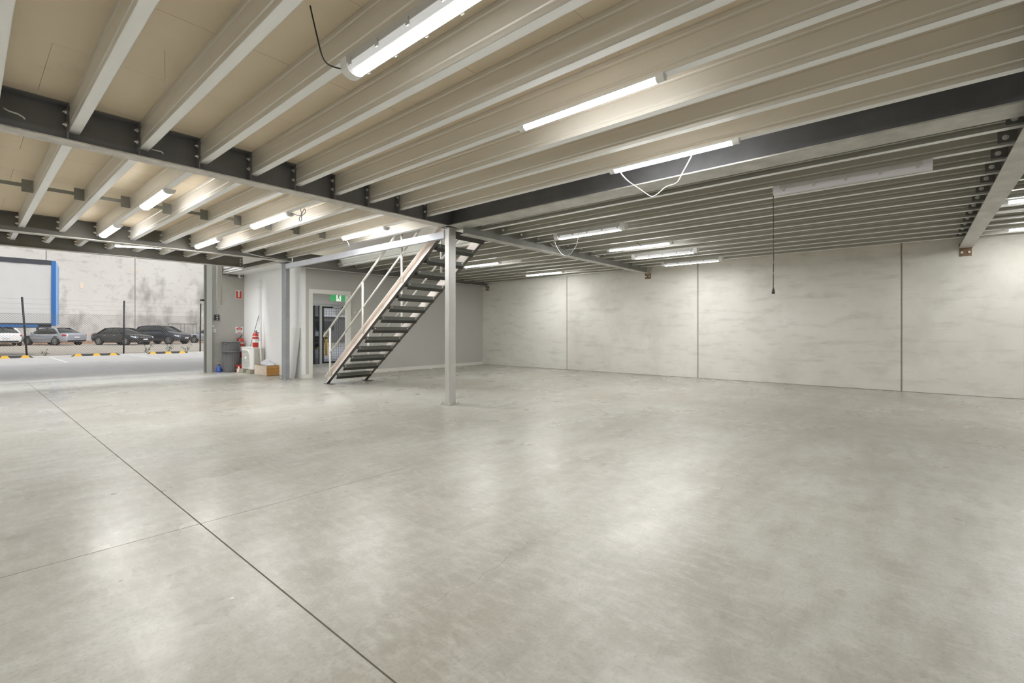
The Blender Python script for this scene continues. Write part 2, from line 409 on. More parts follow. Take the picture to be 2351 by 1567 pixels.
for k in range(22): z = .12 + k * .087; mb.box(7.36, FY - .044, z, 7.86, FY - .038, z + .006, M['blackp'])
mb.build('security_grille', d2)
B(7.62, FY - .06, .06, 7.70, FY - .032, 2.04, M['blackp']).build('stile', d2)
MB().tube([(7.99, FY - .12, .95), (7.99, FY - .12, 1.15)], .012, M['bolt']).box(7.975, FY - .12, .97, 8.0, FY - .07, .99, M['bolt']).box(7.975, FY - .12, 1.11, 8.0, FY - .07, 1.13, M['bolt']).build('door_handle', d2)
B(8.3, FY - .16, 1.98, 8.62, FY - .10, 2.04, M['alu']).build('door_closer', d2)
lp = thing('lobby_fill_light', 'added flat square fill light inside the entry lobby, out of the picture', 'light', (7.6, 13.4, 2.6))  # unseen panel and lamp added to brighten the lobby
B(7.3, 13.1, 2.605, 7.9, 13.7, 2.62, M['lampbody']).build('panel', lp)
ld = bpy.data.lights.new('lamp', 'AREA'); ld.size = .55; ld.energy = 40
lo = bpy.data.objects.new('lamp', ld); COL.objects.link(lo); lo.parent = lp; lo.location = (0, 0, 0)
# soffit over the corner store
B(4.95, DY + .06, 2.87, SXW, FY, 2.89, M['paintwall']).build('ceiling_soffit', kind='structure')
B(4.95, 13.97, 2.92, 5.0, FY, 3.5, M['paintwall']).build('trim_2', kind='structure')
# roof and upper shell
rf = struct_empty('roof', (0, 0, 0))
B(-3.4, -7.4, 7.6, WX + .2, 15.8, 7.7, M['sheet']).build('roof_sheet', rf)
for (x0, y0, x1, y1, p_) in ((-2.8, 13.7, 5.0, 15.2, 560.0), (5.3, 6.5, 6.6, 11.2, 26.0)):  # glowing sheets and lamps added to brighten the door area and stair void
    sk = B(x0, y0, 7.56, x1, y1, 7.58, M['roof_fill']).build('roof_fill_sheet', rf)
    ld = bpy.data.lights.new('roof_fill', 'AREA'); ld.shape = 'RECTANGLE'; ld.size = x1 - x0 - .1; ld.size_y = y1 - y0 - .1; ld.energy = p_; ld.color = (.94, .97, 1)
    lo = bpy.data.objects.new('roof_fill', ld); COL.objects.link(lo); lo.parent = sk; lo.location = ((x0 + x1) / 2, (y0 + y1) / 2, 7.55)
    WORG[sk.name] = (0, 0, 0)
# roller door guide
rg = struct_empty('door_3', (4.53, FY, 0))
mb = MB().box(4.46, FY - .10, 0, 4.50, FY + .02, 4.6, M['steelweb2']).box(4.50, FY - .10, 0, 4.64, FY - .085, 4.6, M['alu']).box(4.50, FY - .085, 0, 4.62, FY + .02, 4.6, M['steelweb2'])
mb.build('door_guide', rg)
MB().lathe([(.0, -1.2), (.22, -1.2), (.22, 4.5), (.0, 4.5)], (0, FY - .32, 4.75), M['sheet'], 20, 'x').build('door_roll', rg)
MB().bar((4.41, FY - .02, 2.06), (4.46, FY - .02, 2.06), .03, .05, M['blackp']).tube([(4.36, FY - .02, 2.06), (4.42, FY - .02, 2.06)], .022, M['blackp']).build('door_sensor', rg)

# ------------------------------------------------------------------ ceiling: deck panels, joists, bridging
ce = struct_empty('ceiling', (0, 0, 0))
ZD, ZR = 3.185, 3.10
pid = 0
def deck(x0, x1, y0, y1, z, stag):
    y = y0; row = 0
    while y < y1 - .01:
        yb = min(y + .975, y1); x = x0 - (stag if row % 2 else 0)
        while x < x1 - .01:
            xa = max(x, x0); xb = min(x + 3.6, x1)
            if xb - xa > .02:
                zz = z + random.uniform(0, .0015)
                B(xa + .0015, y + .0015, zz, xb - .0015, yb - .0015, z + .022, M['deck']).build('deck_panel', ce)
            x += 3.6
        y = yb; row += 1
deck(-3.2, 5.16, .23 - 7.8 + .4, 13.95, ZD, 1.8)
deck(5.17, WX, -7.15, 5.60, ZR, 1.8)
deck(6.38, WX, 5.60, 11.55, ZR, 1.2)
deck(5.17, WX, 11.55, DY + .1, ZR, 0)
# cold formed C joists; web faces -X, flange toes point +X
def cjoist(L, z0, z1, mweb, mfl, wfl=.075, lip=.018):
    mb = MB(); t = .003
    prof = [(0, z0), (0, z0 + .032), (.006, z0 + .040), (.006, z0 + .052), (0, z0 + .060), (0, z1 - .060), (.006, z1 - .052), (.006, z1 - .040), (0, z1 - .032), (0, z1)]
    if z1 - z0 < .2: prof = [(0, z0), (0, z1)]
    mb.prism(prof + [(x + t, z) for x, z in reversed(prof)], 0, L, mweb, 'y')
    mb.box(0, 0, z0, wfl, L, z0 + t, mfl)
    mb.box(0, 0, z1 - t, wfl, L, z1, mfl)
    mb.box(wfl - t, 0, z0, wfl, L, z0 + lip, mfl)
    return mb.mesh('joist')
bolt_me = MB().lathe([(0, -.040), (.010, -.040), (.010, -.026), (.021, -.026), (.021, 0)], (0, 0, 0), M['bolt'], 6, 'x', False).mesh('bolt')
boltd_me = MB().lathe([(0, -.022), (.009, -.022), (.010, -.01), (.024, -.01), (.024, 0)], (0, 0, 0), M['boltdark'], 8, 'x', False).mesh('bolt')
cleat_me = MB().box(-.008, 0, .02, -.001, .12, .215, M['cleat']).mesh('cleat')
def joist_row(xs, y0, y1, z0, z1, mweb, mfl, bolts, bm_=None):
    me = cjoist(y1 - y0, 0, z1 - z0, mweb, mfl)
    out = []
    for x in xs:
        j = inst(me, 'joist', ce, (x, y0, z0)); out.append(j)
        for (yy, zz) in bolts: inst(bm_ or bolt_me, 'bolt', j, (0, yy, zz))
    return out
XL = [.6 + .4965 * i for i in range(-7, 9)]
H = ZD - 2.945
L1b = 5.66 + .58
rows1 = joist_row(XL, -.60, 5.675, 2.945, ZD, M['galv'], M['galvflange'], [(6.275 - .035, .055), (6.275 - .035, .165)])
L2 = 11.49 - 5.72
joist_row(XL + [5.07], 5.72, 11.49, 2.945, ZD, M['galv'], M['galvflange'], [(L2 - .035, .055), (L2 - .035, .165)])
joist_row(XL[:-1], 11.54, 13.83, 3.03, ZD, M['galv'], M['galvflange'], [(2.25, .035), (2.25, .095)])
joist_row(XL, -7.1, -.78, 2.945, ZD, M['galv'], M['galvflange'], [])
XR = [5.56 + .4985 * i for i in range(13)]
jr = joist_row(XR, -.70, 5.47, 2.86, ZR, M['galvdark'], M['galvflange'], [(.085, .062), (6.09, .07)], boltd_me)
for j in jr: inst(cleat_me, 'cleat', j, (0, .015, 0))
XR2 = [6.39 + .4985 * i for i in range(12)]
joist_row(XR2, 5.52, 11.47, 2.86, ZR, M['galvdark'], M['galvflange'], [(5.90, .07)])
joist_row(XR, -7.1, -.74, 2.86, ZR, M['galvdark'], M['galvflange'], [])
# pale joist along the stair void
# bridging between joists in the far left bay
plate_me = MB().box(-.118, 0, -.08, -.004, .003, .08, M['zincbeam']).box(-.012, -.02, -.08, -.004, .0, .08, M['bolt']).mesh('bridging_plate')
for i, x in enumerate(XL):
    inst(plate_me, 'bridging_plate', ce, (x, 8.7, 3.065))
    if i: B(XL[i - 1] + .006, 8.696, 3.043, x - .118, 8.702, 3.09, M['zincbeam']).build('bridging_bar', ce)
inst(plate_me, 'bridging_plate', ce, (5.07, 8.7, 3.065))

# ------------------------------------------------------------------ steel frame
def ibeam_x(name, x0, x1, yc, z0, z1, wf, mw, mf, label, tf=.012, tw=.009):
    t = thing(name, label, 'beam', (x0, yc, z0))
    B(x0, yc - tw / 2, z0 + tf, x1, yc + tw / 2, z1 - tf, mw).build('web', t)
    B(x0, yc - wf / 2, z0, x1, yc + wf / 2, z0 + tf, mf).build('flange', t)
    B(x0, yc - wf / 2, z1 - tf, x1, yc + wf / 2, z1, mw).build('flange', t)
    return t
def ibeam_y(name, y0, y1, xc, z0, z1, wf, mw, mf, label, tf=.014, tw=.01):
    t = thing(name, label, 'beam', (xc, y0, z0))
    B(xc - tw / 2, y0, z0 + tf, xc + tw / 2, y1, z1 - tf, mw).build('web', t)
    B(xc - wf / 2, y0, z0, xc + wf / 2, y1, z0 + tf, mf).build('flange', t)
    B(xc - wf / 2, y0, z1 - tf, xc + wf / 2, y1, z1, mw).build('flange', t)
    return t
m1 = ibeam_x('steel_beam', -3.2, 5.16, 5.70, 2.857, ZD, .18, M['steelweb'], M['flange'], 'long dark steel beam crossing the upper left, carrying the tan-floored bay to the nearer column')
mb = MB()
for x in XL:
    B(x - .012, 5.595 if 0 else 5.61, 2.869, x - .004, 5.695, 3.173, M['steelweb']).build('end_plate', m1)
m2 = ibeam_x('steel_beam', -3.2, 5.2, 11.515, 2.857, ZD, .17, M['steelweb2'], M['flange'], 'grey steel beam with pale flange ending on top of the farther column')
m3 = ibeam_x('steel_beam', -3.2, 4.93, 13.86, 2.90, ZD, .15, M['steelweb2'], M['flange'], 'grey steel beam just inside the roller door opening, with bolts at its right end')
for k in range(3): inst(bolt_me, 'bolt', m3, (8.06, -.02, .06 + k * .075), (0, 0, PI / 2))
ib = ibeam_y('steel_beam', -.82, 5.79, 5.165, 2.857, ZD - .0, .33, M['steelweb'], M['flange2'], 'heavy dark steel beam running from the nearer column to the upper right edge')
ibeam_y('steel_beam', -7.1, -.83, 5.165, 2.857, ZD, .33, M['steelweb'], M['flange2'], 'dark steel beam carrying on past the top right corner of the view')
for y, lab in ((-.76, 'dark steel cross beam at the top right edge above the near joists'),):
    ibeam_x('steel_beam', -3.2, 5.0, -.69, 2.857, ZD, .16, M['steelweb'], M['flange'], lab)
# wide flat bottomed beam on the right, and wall brackets
def wall_bracket(t, yc, zt, wbr=.16):
    b = B(WX - .075, yc - wbr / 2, zt - .012, WX, yc + wbr / 2, zt, M['rust']).box(WX - .012, yc - wbr / 2, zt - .145, WX, yc + wbr / 2, zt - .012, M['rust']).build('wall_bracket', t)
    for s in (-1, 1):
        MB().lathe([(0, -.03), (.014, -.03), (.014, -.012), (.02, -.012), (.02, 0)], (WX - .012, yc + s * wbr * .3, zt - .075), M['bolt'], 6, 'x', False).build('bolt', b)
t = thing('steel_beam', 'flat bottomed grey steel beam dropping to a rusty wall bracket at far right', 'beam', (5.2, -.74, 2.72))
MB().box(5.0, -.80, 2.716, WX - .02, -.62, 2.728, M['flange2']).build('bottom_plate', t)
MB().box(5.34, -.715, 2.728, WX - .02, -.705, 3.10, M['steelweb2']).build('web', t)
B(WX - .10, -.63, 2.728, WX - .002, -.62, 2.80, M['cleat']).build('end_plate', t)
wall_bracket(t, -.71, 2.716, .165)
t = ibeam_x('steel_beam', 5.21, WX - .02, 5.495, 2.735, 3.10, .15, M['zincbeam'], M['flange2'], 'grey steel beam from the nearer column over the stair head to the right wall')
wall_bracket(t, 5.47, 2.735)
MB().tube([(WX - .03, 5.36, 2.95), (WX - .03, 5.34, 2.85), (WX - .05, 5.36, 2.76), (WX - .05, 5.43, 2.71), (WX - .05, 5.5, 2.715)], .006, M['cablew'], 6).build('earth_cable', t)
t = ibeam_x('steel_beam', 5.2, WX - .02, 11.475, 2.75, 3.10, .15, M['steelweb2'], M['flange2'], 'dark steel beam along the top of the grey office wall')
wall_bracket(t, 11.45, 2.75)
MB().tube([(WX - .03, 11.37, 2.95), (WX - .03, 11.34, 2.86), (WX - .05, 11.35, 2.77), (WX - .05, 11.42, 2.72), (WX - .05, 11.48, 2.73)], .006, M['cablew'], 6).build('earth_cable', t)
t = ibeam_y('steel_beam', 11.85, FY - .01, 5.0, 2.855, 2.99, .13, M['steelweb2'], M['flange'], 'pale flanged steel beam from the farther column to the concrete pier')
B(4.93, FY - .012, 2.83, 5.07, FY, 3.1, M['steelweb2']).build('end_plate', t)
for z in (2.9, 2.97, 3.04): inst(bolt_me, 'bolt', t, (-.045, FY - .012 - 11.85, z - 2.855), (0, 0, PI / 2))
t = thing('trimmer_beam', 'slim lavender grey beam between the two columns beside the stair void', 'beam', (5.08, 5.78, 2.69))
MB().box(5.08, 5.80, 2.70, 5.15, 11.60, 2.815, M['trimmer']).build('hollow_section', t)
B(5.06, 5.776, 2.69, 5.17, 5.80, 2.83, M['zincbeam']).build('end_plate', t)
B(5.06, 11.60, 2.69, 5.17, 11.62, 2.83, M['zincbeam']).build('end_plate', t)
def column(label, x0, y0, x1, y1, zt, m):
    t = thing('steel_column', label, 'column', ((x0 + x1) / 2, (y0 + y1) / 2, 0))
    c = .006
    poly = [(x0 + c, y0), (x1 - c, y0), (x1, y0 + c), (x1, y1 - c), (x1 - c, y1), (x0 + c, y1), (x0, y1 - c), (x0, y0 + c)]
    MB().prism(poly, .012, zt, m, 'z').build('shaft', t)
    B(x0 - .05, y0 - .05, 0, x1 + .05, y1 + .05, .012, m).build('base_plate', t)
    B(x0 - .03, y0 - .02, zt, x1 + .03, y1 + .02, zt + .012, m).build('cap_plate', t)
    for x in (x0 - .03, x1 + .03):
        for y in (y0 - .03, y1 + .03):
            MB().lathe([(.02, .012), (.02, .026), (.009, .026), (.009, .05), (0, .05)], (x, y, 0), M['bolt'], 6, 'z', False).build('anchor_bolt', t)
    return t
column('square galvanised steel column standing nearer, at the head of the stairs', 5.065, 5.665, 5.208, 5.775, 2.843, M['colsteel'])
column('grey steel column standing farther back by the white wall', 5.095, 11.63, 5.20, 11.84, 2.843, M['colsteel2'])

# ------------------------------------------------------------------ staircase
st = thing('staircase', 'open steel staircase with white pipe handrails rising to the mezzanine', 'staircase', (5.8, 8, 0))
SL = .7235
def zbot(y): return (10.04 - y) * SL
def ztop(y): return .13 + (10.11 - y) * SL + .0
def stringer(xa, sgn):
    # channel with toes pointing outwards; sgn -1: toes to -X
    mb = MB(); y0, y1 = 10.09, 5.58
    xo = xa + sgn * .075
    def q(y, d): return zbot(y) + d
    def plank(x0, x1, da, db, m, under=None):
        vs = []
        for y in (10.023 if db < .02 else 10.10, y1):
            for x in (x0, x1): vs += [(x, y, max(.012, q(y, da))), (x, y, q(y, db))]
        mb.add(vs, [(0, 1, 3, 2), (4, 6, 7, 5), (2, 3, 7, 6), (0, 4, 5, 1), (1, 5, 7, 3)], m); mb.add(vs, [(0, 2, 6, 4)], under or m)
    plank(min(xa, xa - sgn * .006), max(xa, xa - sgn * .006), 0, .21, M['stringer'])
    plank(min(xa, xo), max(xa, xo), .198, .21, M['stringer'])
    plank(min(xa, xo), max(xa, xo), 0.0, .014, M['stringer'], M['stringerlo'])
    return mb
s1 = stringer(5.37, -1).build('stringer', st); s2 = stringer(6.26, 1).build('stringer', st)
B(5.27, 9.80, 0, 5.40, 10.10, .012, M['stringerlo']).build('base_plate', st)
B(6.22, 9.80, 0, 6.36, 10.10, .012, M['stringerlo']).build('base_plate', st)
tread_me = None
for k in range(1, 15):
    z = .205 * k + .045; yb = 10.04 - (z - .075) / SL - .09   # rear edge (towards the near column)
    mb = MB(); yf = yb + .27
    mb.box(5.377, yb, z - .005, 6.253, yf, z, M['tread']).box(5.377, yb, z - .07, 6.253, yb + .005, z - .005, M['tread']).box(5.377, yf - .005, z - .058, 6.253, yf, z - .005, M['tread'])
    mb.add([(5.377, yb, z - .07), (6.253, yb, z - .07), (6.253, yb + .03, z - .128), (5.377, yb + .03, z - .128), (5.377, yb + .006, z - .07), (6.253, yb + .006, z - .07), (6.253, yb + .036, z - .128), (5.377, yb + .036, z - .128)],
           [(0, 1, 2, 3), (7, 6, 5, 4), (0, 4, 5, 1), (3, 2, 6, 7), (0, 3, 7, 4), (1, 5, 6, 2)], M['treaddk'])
    tr = mb.build('tread', st)
    for x in (5.42, 6.21):
        MB().lathe([(0, -.014), (.012, -.014), (.012, 0)], (x, yb, z - .03), M['bolt'], 6, 'y', False).build('bolt', tr)
def rails(x):
    g = .024
    top = lambda y: 1.27 + (9.92 - y) * .71
    mid = lambda y: .737 + (9.884 - y) * .728
    ye = 5.62
    MB().tube([(x, 10.2, top(10.2)), (x, ye, top(ye))], g, M['railw'], 10).build('handrail', st)
    MB().tube([(x, 9.93, mid(9.93)), (x, ye, mid(ye))], .019, M['railw'], 10).build('midrail', st)
    for y in (9.93, 8.61, 7.29, 5.97):
        MB().tube([(x, y, zbot(y) + .10), (x, y, top(y))], .023, M['railw'], 10).build('post', st)
rails(5.335); rails(6.30)

# ------------------------------------------------------------------ lights
def smooth(pts, k=5):
    pts = [Vector(p) for p in pts]
    if len(pts) < 3: return pts
    q = [pts[0] * 2 - pts[1]] + pts + [pts[-1] * 2 - pts[-2]]; out = []
    for i in range(1, len(q) - 2):
        a, b, c, d = q[i - 1:i + 3]
        for j in range(k):
            u = j / k
            out.append(.5 * (2 * b + (c - a) * u + (2 * a - 5 * b + 4 * c - d) * u * u + (3 * b - a - 3 * c + d) * u ** 3))
    return out + [pts[-1]]
def light(kind, p0, p1, label, cable=None, cmat='cableg', lit=True, wd=None, group=None, power=1.0):
    """fixture hung from p0 to p1 (top centre line)"""
    p0 = Vector(p0); p1 = Vector(p1); d = p1 - p0; L = d.length; d.normalize()
    mid = (p0 + p1) / 2
    t = thing('batten_light', label, 'light', tuple(mid), group)
    sd = Vector((d.y, -d.x, 0)).normalized(); up = Vector((0, 0, 1))
    def pr(name, prof, a, b, m, par=t, caps=True):
        r = [[p0 + d * s + sd * x + up * z for x, z in prof] for s in (a, b)]
        return MB().loft(r, m, False, True, caps).build(name, par)
    w_ = wd or {'slim': .066, 'wide': .125, 'weather': .135}[kind]
    h0, h1 = {'slim': (.018, .03), 'wide': (.012, .045), 'weather': (.05, .05)}[kind]
    pr('housing', [(-w_ / 2, 0), (w_ / 2, 0), (w_ / 2, -h0), (-w_ / 2, -h0)], .0, L, M['lampgrey' if kind == 'weather' else 'lampbody'])
    n = 8; arc = [(-w_ / 2 * .96 * math.cos(PI * k / n), -h0 - h1 * math.sin(PI * k / n)) for k in range(n + 1)]
    e = {'slim': .045, 'wide': .04, 'weather': .06}[kind]
    mlens = M['led'] if lit else M['lensoff']
    if kind == 'weather' and lit:
        a2 = .13
        df = pr('diffuser', arc, e, L - e, M['ledsoft'])
        arc2 = [(x * .45, z - .003) for x, z in arc if abs(x) < w_ * .42]
        pr('tube', [(-w_ * .2, -h0 - h1 * .99 - .001), (0, -h0 - h1 - .004), (w_ * .2, -h0 - h1 * .99 - .001), (0, -h0 - h1 * .8)], e + .02, L - e - .02, M['led'])
    else:
        pr('diffuser', arc, e, L - e, mlens)
    if lit:                                     # the lamp itself, just under the lens, shining down
        ld = bpy.data.lights.new('lamp', 'AREA'); ld.shape = 'RECTANGLE'; ld.size = w_ * (.42 if kind == 'weather' else .8); ld.size_y = L - 2 * e - .02
        ld.energy = power * LAMP * L / 1.28; ld.color = (1, .995, .975)
        lo = bpy.data.objects.new('lamp', ld); COL.objects.link(lo); lo.parent = t
        lo.location = up * (-h0 - h1 - .007 - (0 if abs(d.z) < .01 else .0))
        yv = d; xv = sd; zv = xv.cross(yv).normalized()
        if zv.z < 0: zv = -zv; xv = -xv
        lo.rotation_euler = Matrix((xv, yv, zv)).transposed().to_euler()
    arcw = [(x * 1.05, z * 1.03 if z < -h0 - .001 else z) for x, z in arc]
    mc = M['lampbody'] if kind != 'weather' else M['lensoff' if not lit else 'lampbody']
    pr('end_cap', [(-w_ / 2 * 1.04, 0)] + arcw + [(w_ / 2 * 1.04, 0)], -.012, e, mc)
    pr('end_cap', [(-w_ / 2 * 1.04, 0)] + arcw + [(w_ / 2 * 1.04, 0)], L - e, L + .012, mc)
    if kind == 'weather':
        k = 5
        for i in range(k):
            s = .1 + (L - .2) * i / (k - 1)
            for sg in (-1, 1):
                r = [[p0 + d * (s + q) + sd * (sg * w_ / 2 + x) + up * z for x, z in ((-.004, -.03), (.006, -.03), (.006, -.075), (-.004, -.075))] for q in (-.012, .012)]
                MB().loft(r, M['lampgrey'], False).build('clip', t)
        for s in (.3, L - .3):
            r = [[p0 + d * (s + q) + sd * x + up * z for x, z in ((-.02, 0), (.02, 0), (.02, .03), (-.02, .03))] for q in (-.015, .015)]
            MB().loft(r, M['cableg'], False).build('hanger', t)
    if cable:
        for c in ([cable] if not isinstance(cable[0][0], (list, tuple)) else cable):
            MB().tube(smooth(c), .0045, M[cmat], 6).build('power_cable', t)
    return t
ZL, ZQ = 2.945, 2.858
light('weather', (1.65, 2.80, ZL), (1.65, 1.42, ZL), 'large clear lens batten light cut off by the top edge, with a black lead', [(1.64, 2.81, 2.9), (1.55, 2.82, 2.885), (1.49, 2.81, 2.88), (1.45, 2.8, 2.91), (1.42, 2.8, 3.01), (1.39, 2.8, 3.12), (1.375, 2.8, 3.18)], 'cablek')
light('slim', (3.10, 2.55, ZL), (3.10, 1.30, ZL), 'slim lit batten nearest the middle of the top edge, on a bare joist flange')
light('slim', (4.58, 2.50, ZL), (4.58, 1.22, ZL), 'slim lit batten beside the heavy dark beam with a white cable looping below it',
      [(4.60, 2.41, 2.93), (4.62, 2.41, 2.90), (4.62, 2.33, 2.8), (4.62, 2.2, 2.69), (4.62, 2.08, 2.59), (4.62, 2.04, 2.58), (4.62, 1.99, 2.60), (4.62, 1.91, 2.65), (4.62, 1.8, 2.67), (4.62, 1.74, 2.76), (4.62, 1.66, 2.89), (4.61, 1.64, 2.93)], 'cablew')
light('weather', (6.13, 1.23, ZQ), (6.13, -.12, ZQ), 'unlit pale batten hanging at right with a dangling black plug lead', [(6.16, 1.245, 2.80), (6.13, 1.25, 2.74), (6.135, 1.25, 2.4), (6.125, 1.25, 2.2), (6.14, 1.25, 2.05), (6.13, 1.25, 1.85), (6.13, 1.25, 1.66)], 'cablek', lit=False)
lt = bpy.data.objects['batten_light.003']
MB().lathe([(.006, .05), (.012, .03), (.018, .0), (.014, -.02), (0, -.02)], (6.13, 1.25, 1.645), M['blackp'], 10).box(6.122, 1.245, 1.60, 6.126, 1.255, 1.625, M['bolt']).box(6.134, 1.245, 1.60, 6.138, 1.255, 1.625, M['bolt']).build('plug', lt)
light('weather', (6.66, 4.70, ZQ), (6.66, 3.40, ZQ), 'lit clear lens batten right of nearer column, lead looping up to a socket',
      [(6.62, 4.71, 2.80), (6.62, 4.71, 2.76), (6.62, 4.68, 2.66), (6.62, 4.59, 2.53), (6.62, 4.52, 2.475), (6.62, 4.46, 2.46), (6.62, 4.40, 2.475), (6.62, 4.34, 2.52), (6.62, 4.26, 2.63), (6.6, 4.2, 2.81), (6.57, 4.12, 2.95), (6.56, 4.05, 3.0)], 'cableg')
light('slim', (8.61, 4.78, ZQ), (8.61, 3.44, ZQ), 'slim lit batten second along in the right bay, between two clear lens battens', [[(8.6, 3.9, 2.85), (8.5, 3.95, 2.80), (8.4, 4.05, 2.88)]], 'cablek', wd=.08)
light('weather', (9.59, 4.71, ZQ), (9.59, 3.32, ZQ), 'lit clear lens batten third along the right bay, between two plainer glowing battens', wd=.12)
light('weather', (11.07, 4.66, ZQ), (11.07, 3.28, ZQ), 'lit batten closest to the right concrete wall, above its middle joint', wd=.12, power=.55)
light('slim', (8.43, 8.84, ZQ), (8.43, 7.6, ZQ), 'slim lit batten seen just right of the stairs, behind the grey cross beam', wd=.085)
light('slim', (10.92, 8.81, ZQ), (10.92, 7.47, ZQ), 'slim lit batten high over the far wall joint, in the back right bay', wd=.085, power=.65)
light('slim', (8.66, -.86, ZQ), (8.66, -2.15, ZQ), 'upper of two lit battens cut by the right edge, past the bracketed beam', wd=.085)
light('slim', (11.08, -1.12, ZQ), (11.08, -2.4, ZQ), 'lower of two lit battens cut by the right edge, close to the wall', wd=.085, power=.7)
light('wide', (1.655, 8.23, ZL), (1.655, 6.99, ZL), 'wide oval lit batten over the left bay, in front of the bridging plates')
light('wide', (1.655, 11.25, ZL), (1.655, 9.97, ZL), 'wide oval lit batten over the left bay, behind the bridging plates')
light('wide', (3.15, 8.40, ZL), (3.15, 7.03, ZL), 'lit batten with a tangled black lead at its right end', wd=.11, cable=[[(3.15, 7.02, 2.92), (3.14, 6.92, 2.91), (3.14, 6.80, 2.87), (3.14, 6.67, 2.85), (3.14, 6.60, 2.90), (3.14, 6.56, 2.92), (3.14, 6.53, 2.87), (3.14, 6.62, 2.84), (3.14, 6.70, 2.83), (3.14, 6.72, 2.78), (3.14, 6.66, 2.77), (3.14, 6.65, 2.85), (3.14, 6.68, 2.94)]], cmat='cablek')
light('wide', (3.15, 11.30, ZL), (3.15, 9.99, ZL), 'lit batten low in the left bay, nearer the back beam, with a small hook below', wd=.10, cable=[[(3.13, 11.35, 2.94), (3.13, 11.36, 2.88), (3.13, 11.40, 2.85), (3.13, 11.44, 2.87)]], cmat='cablew')
light('wide', (4.64, 8.13, ZL), (4.64, 6.76, ZL), 'lit batten above the lavender trimmer beam, with a plug at its left end', wd=.105,
      cable=[[(4.62, 8.14, 2.92), (4.60, 8.08, 2.87), (4.60, 8.0, 2.86), (4.60, 7.93, 2.83), (4.60, 7.87, 2.74)]], cmat='cableg')
light('slim', (2.03, 12.80, 3.005), (2.92, 12.80, 3.075), 'thin lit batten lying crosswise near the roller door opening', wd=.05)
# unseen battens added as fill light, in the bays behind and left of the camera
for i, (x, y) in enumerate(((3.10, -1.6), (-1.35, 1.6), (-1.35, 4.6), (-1.35, 8.4), (-1.35, 11.2), (8.66, -4.6), (3.10, -5.2), (.15, -4.6), (11.08, -4.6))):
    z = ZQ if x > 5 else ZL
    light('slim', (x, y, z), (x, y - 1.25, z), 'added slim fill batten outside the picture, on a joist behind or left of the camera', group='added fill battens outside the picture', wd=.09, power=.55 if (x < 0 and y < 6) else .9)
# socket above the looped lead
s = thing('ceiling_socket', 'round black and white plug socket on a joist above the looped lead', 'socket', (6.56, 4.05, 3.0))
MB().lathe([(0, -.05), (.022, -.05), (.024, -.02)], (6.555, 4.05, 3.0), M['blackp'], 12, 'x').build('plug', s)
MB().lathe([(0, -.022), (.034, -.022), (.034, 0)], (6.56, 4.03, 3.0), M['whitep'], 14, 'x').build('socket_body', s)

# ------------------------------------------------------------------ objects by the pier and white wall
ex = thing('exit_sign', 'green and white running figure exit sign hanging in the office doorway', 'sign', (6.67, 12.0, 1.98))
B(6.42, 12.0, 1.99, 6.94, 12.04, 2.225, M['lampgrey']).build('case', ex)
B(6.44, 11.994, 2.005, 6.62, 12.0, 2.21, M['green']).build('green_panel', ex)
B(6.76, 11.994, 2.005, 6.92, 12.0, 2.21, M['green']).build('green_panel', ex)
B(6.62, 11.993, 2.0, 6.76, 12.0, 2.212, M['signw']).build('white_panel', ex)
mb = MB(); y = 11.991
def limb(a, b, wdt): mb.bar((a[0], y, a[1]), (b[0], y, b[1]), .003, wdt, M['dgreen'], (0, 0, 1) if abs(a[0] - b[0]) > abs(a[1] - b[1]) else (1, 0, 0))
mb.lathe([(0, -.0015), (.013, -.0015), (.013, .0015)], (6.708, y, 2.18), M['dgreen'], 12, 'y')
limb((6.70, 2.165), (6.685, 2.105), .026); limb((6.70, 2.16), (6.73, 2.14), .011); limb((6.73, 2.14), (6.745, 2.155), .010)
limb((6.695, 2.16), (6.66, 2.15), .011); limb((6.66, 2.15), (6.65, 2.12), .010)
limb((6.69, 2.105), (6.715, 2.075), .014); limb((6.715, 2.075), (6.72, 2.025), .013); limb((6.684, 2.105), (6.67, 2.065), .014); limb((6.67, 2.065), (6.635, 2.06), .012)
mb.build('running_figure', ex)
MB().tube([(6.5, 12.02, 2.225), (6.5, 12.02, 2.62)], .006, M['bolt'], 6).tube([(6.86, 12.02, 2.225), (6.86, 12.02, 2.62)], .006, M['bolt'], 6).build('hanging_rod', ex)

fs = thing('extinguisher_sign', 'red location sign with a pale extinguisher bar, high on the pier', 'sign', (5.37, FY, 2.15))
B(5.285, FY - .004, 2.15, 5.455, FY, 2.40, M['whitep']).build('plate', fs)
mb = MB().box(5.295, FY - .006, 2.16, 5.445, FY - .004, 2.195, M['red']).box(5.295, FY - .006, 2.195, 5.343, FY - .004, 2.385, M['red']).box(5.397, FY - .006, 2.195, 5.445, FY - .004, 2.385, M['red'])
mb.build('red_field', fs)
MB().box(5.348, FY - .007, 2.20, 5.392, FY - .004, 2.36, mat('sign_cream', (.66, .62, .48), .5)).build('extinguisher_symbol', fs)
f2 = thing('fire_notice', 'white fire notice with a red arch over the wall extinguisher', 'sign', (5.385, FY, 1.12))
B(5.28, FY - .004, 1.12, 5.49, FY, 1.31, M['whitep']).build('plate', f2)
poly = [(5.385 + .088 * math.cos(a), 1.225 + .068 * math.sin(a)) for a in [PI * k / 12 for k in range(13)]]
MB().prism(poly, FY - .006, FY - .004, M['red'], 'y').build('red_arch', f2)
poly = [(5.385 + .06 * math.cos(a), 1.150 - .016 * math.sin(a)) for a in [PI * k / 8 for k in range(9)]]
MB().prism(poly, FY - .006, FY - .004, M['red'], 'y').build('red_base', f2)
mb = MB()
for k in range(6): mb.box(5.31 + k * .026, FY - .0065, 1.185, 5.328 + k * .026, FY - .004, 1.203, M['cableg'])
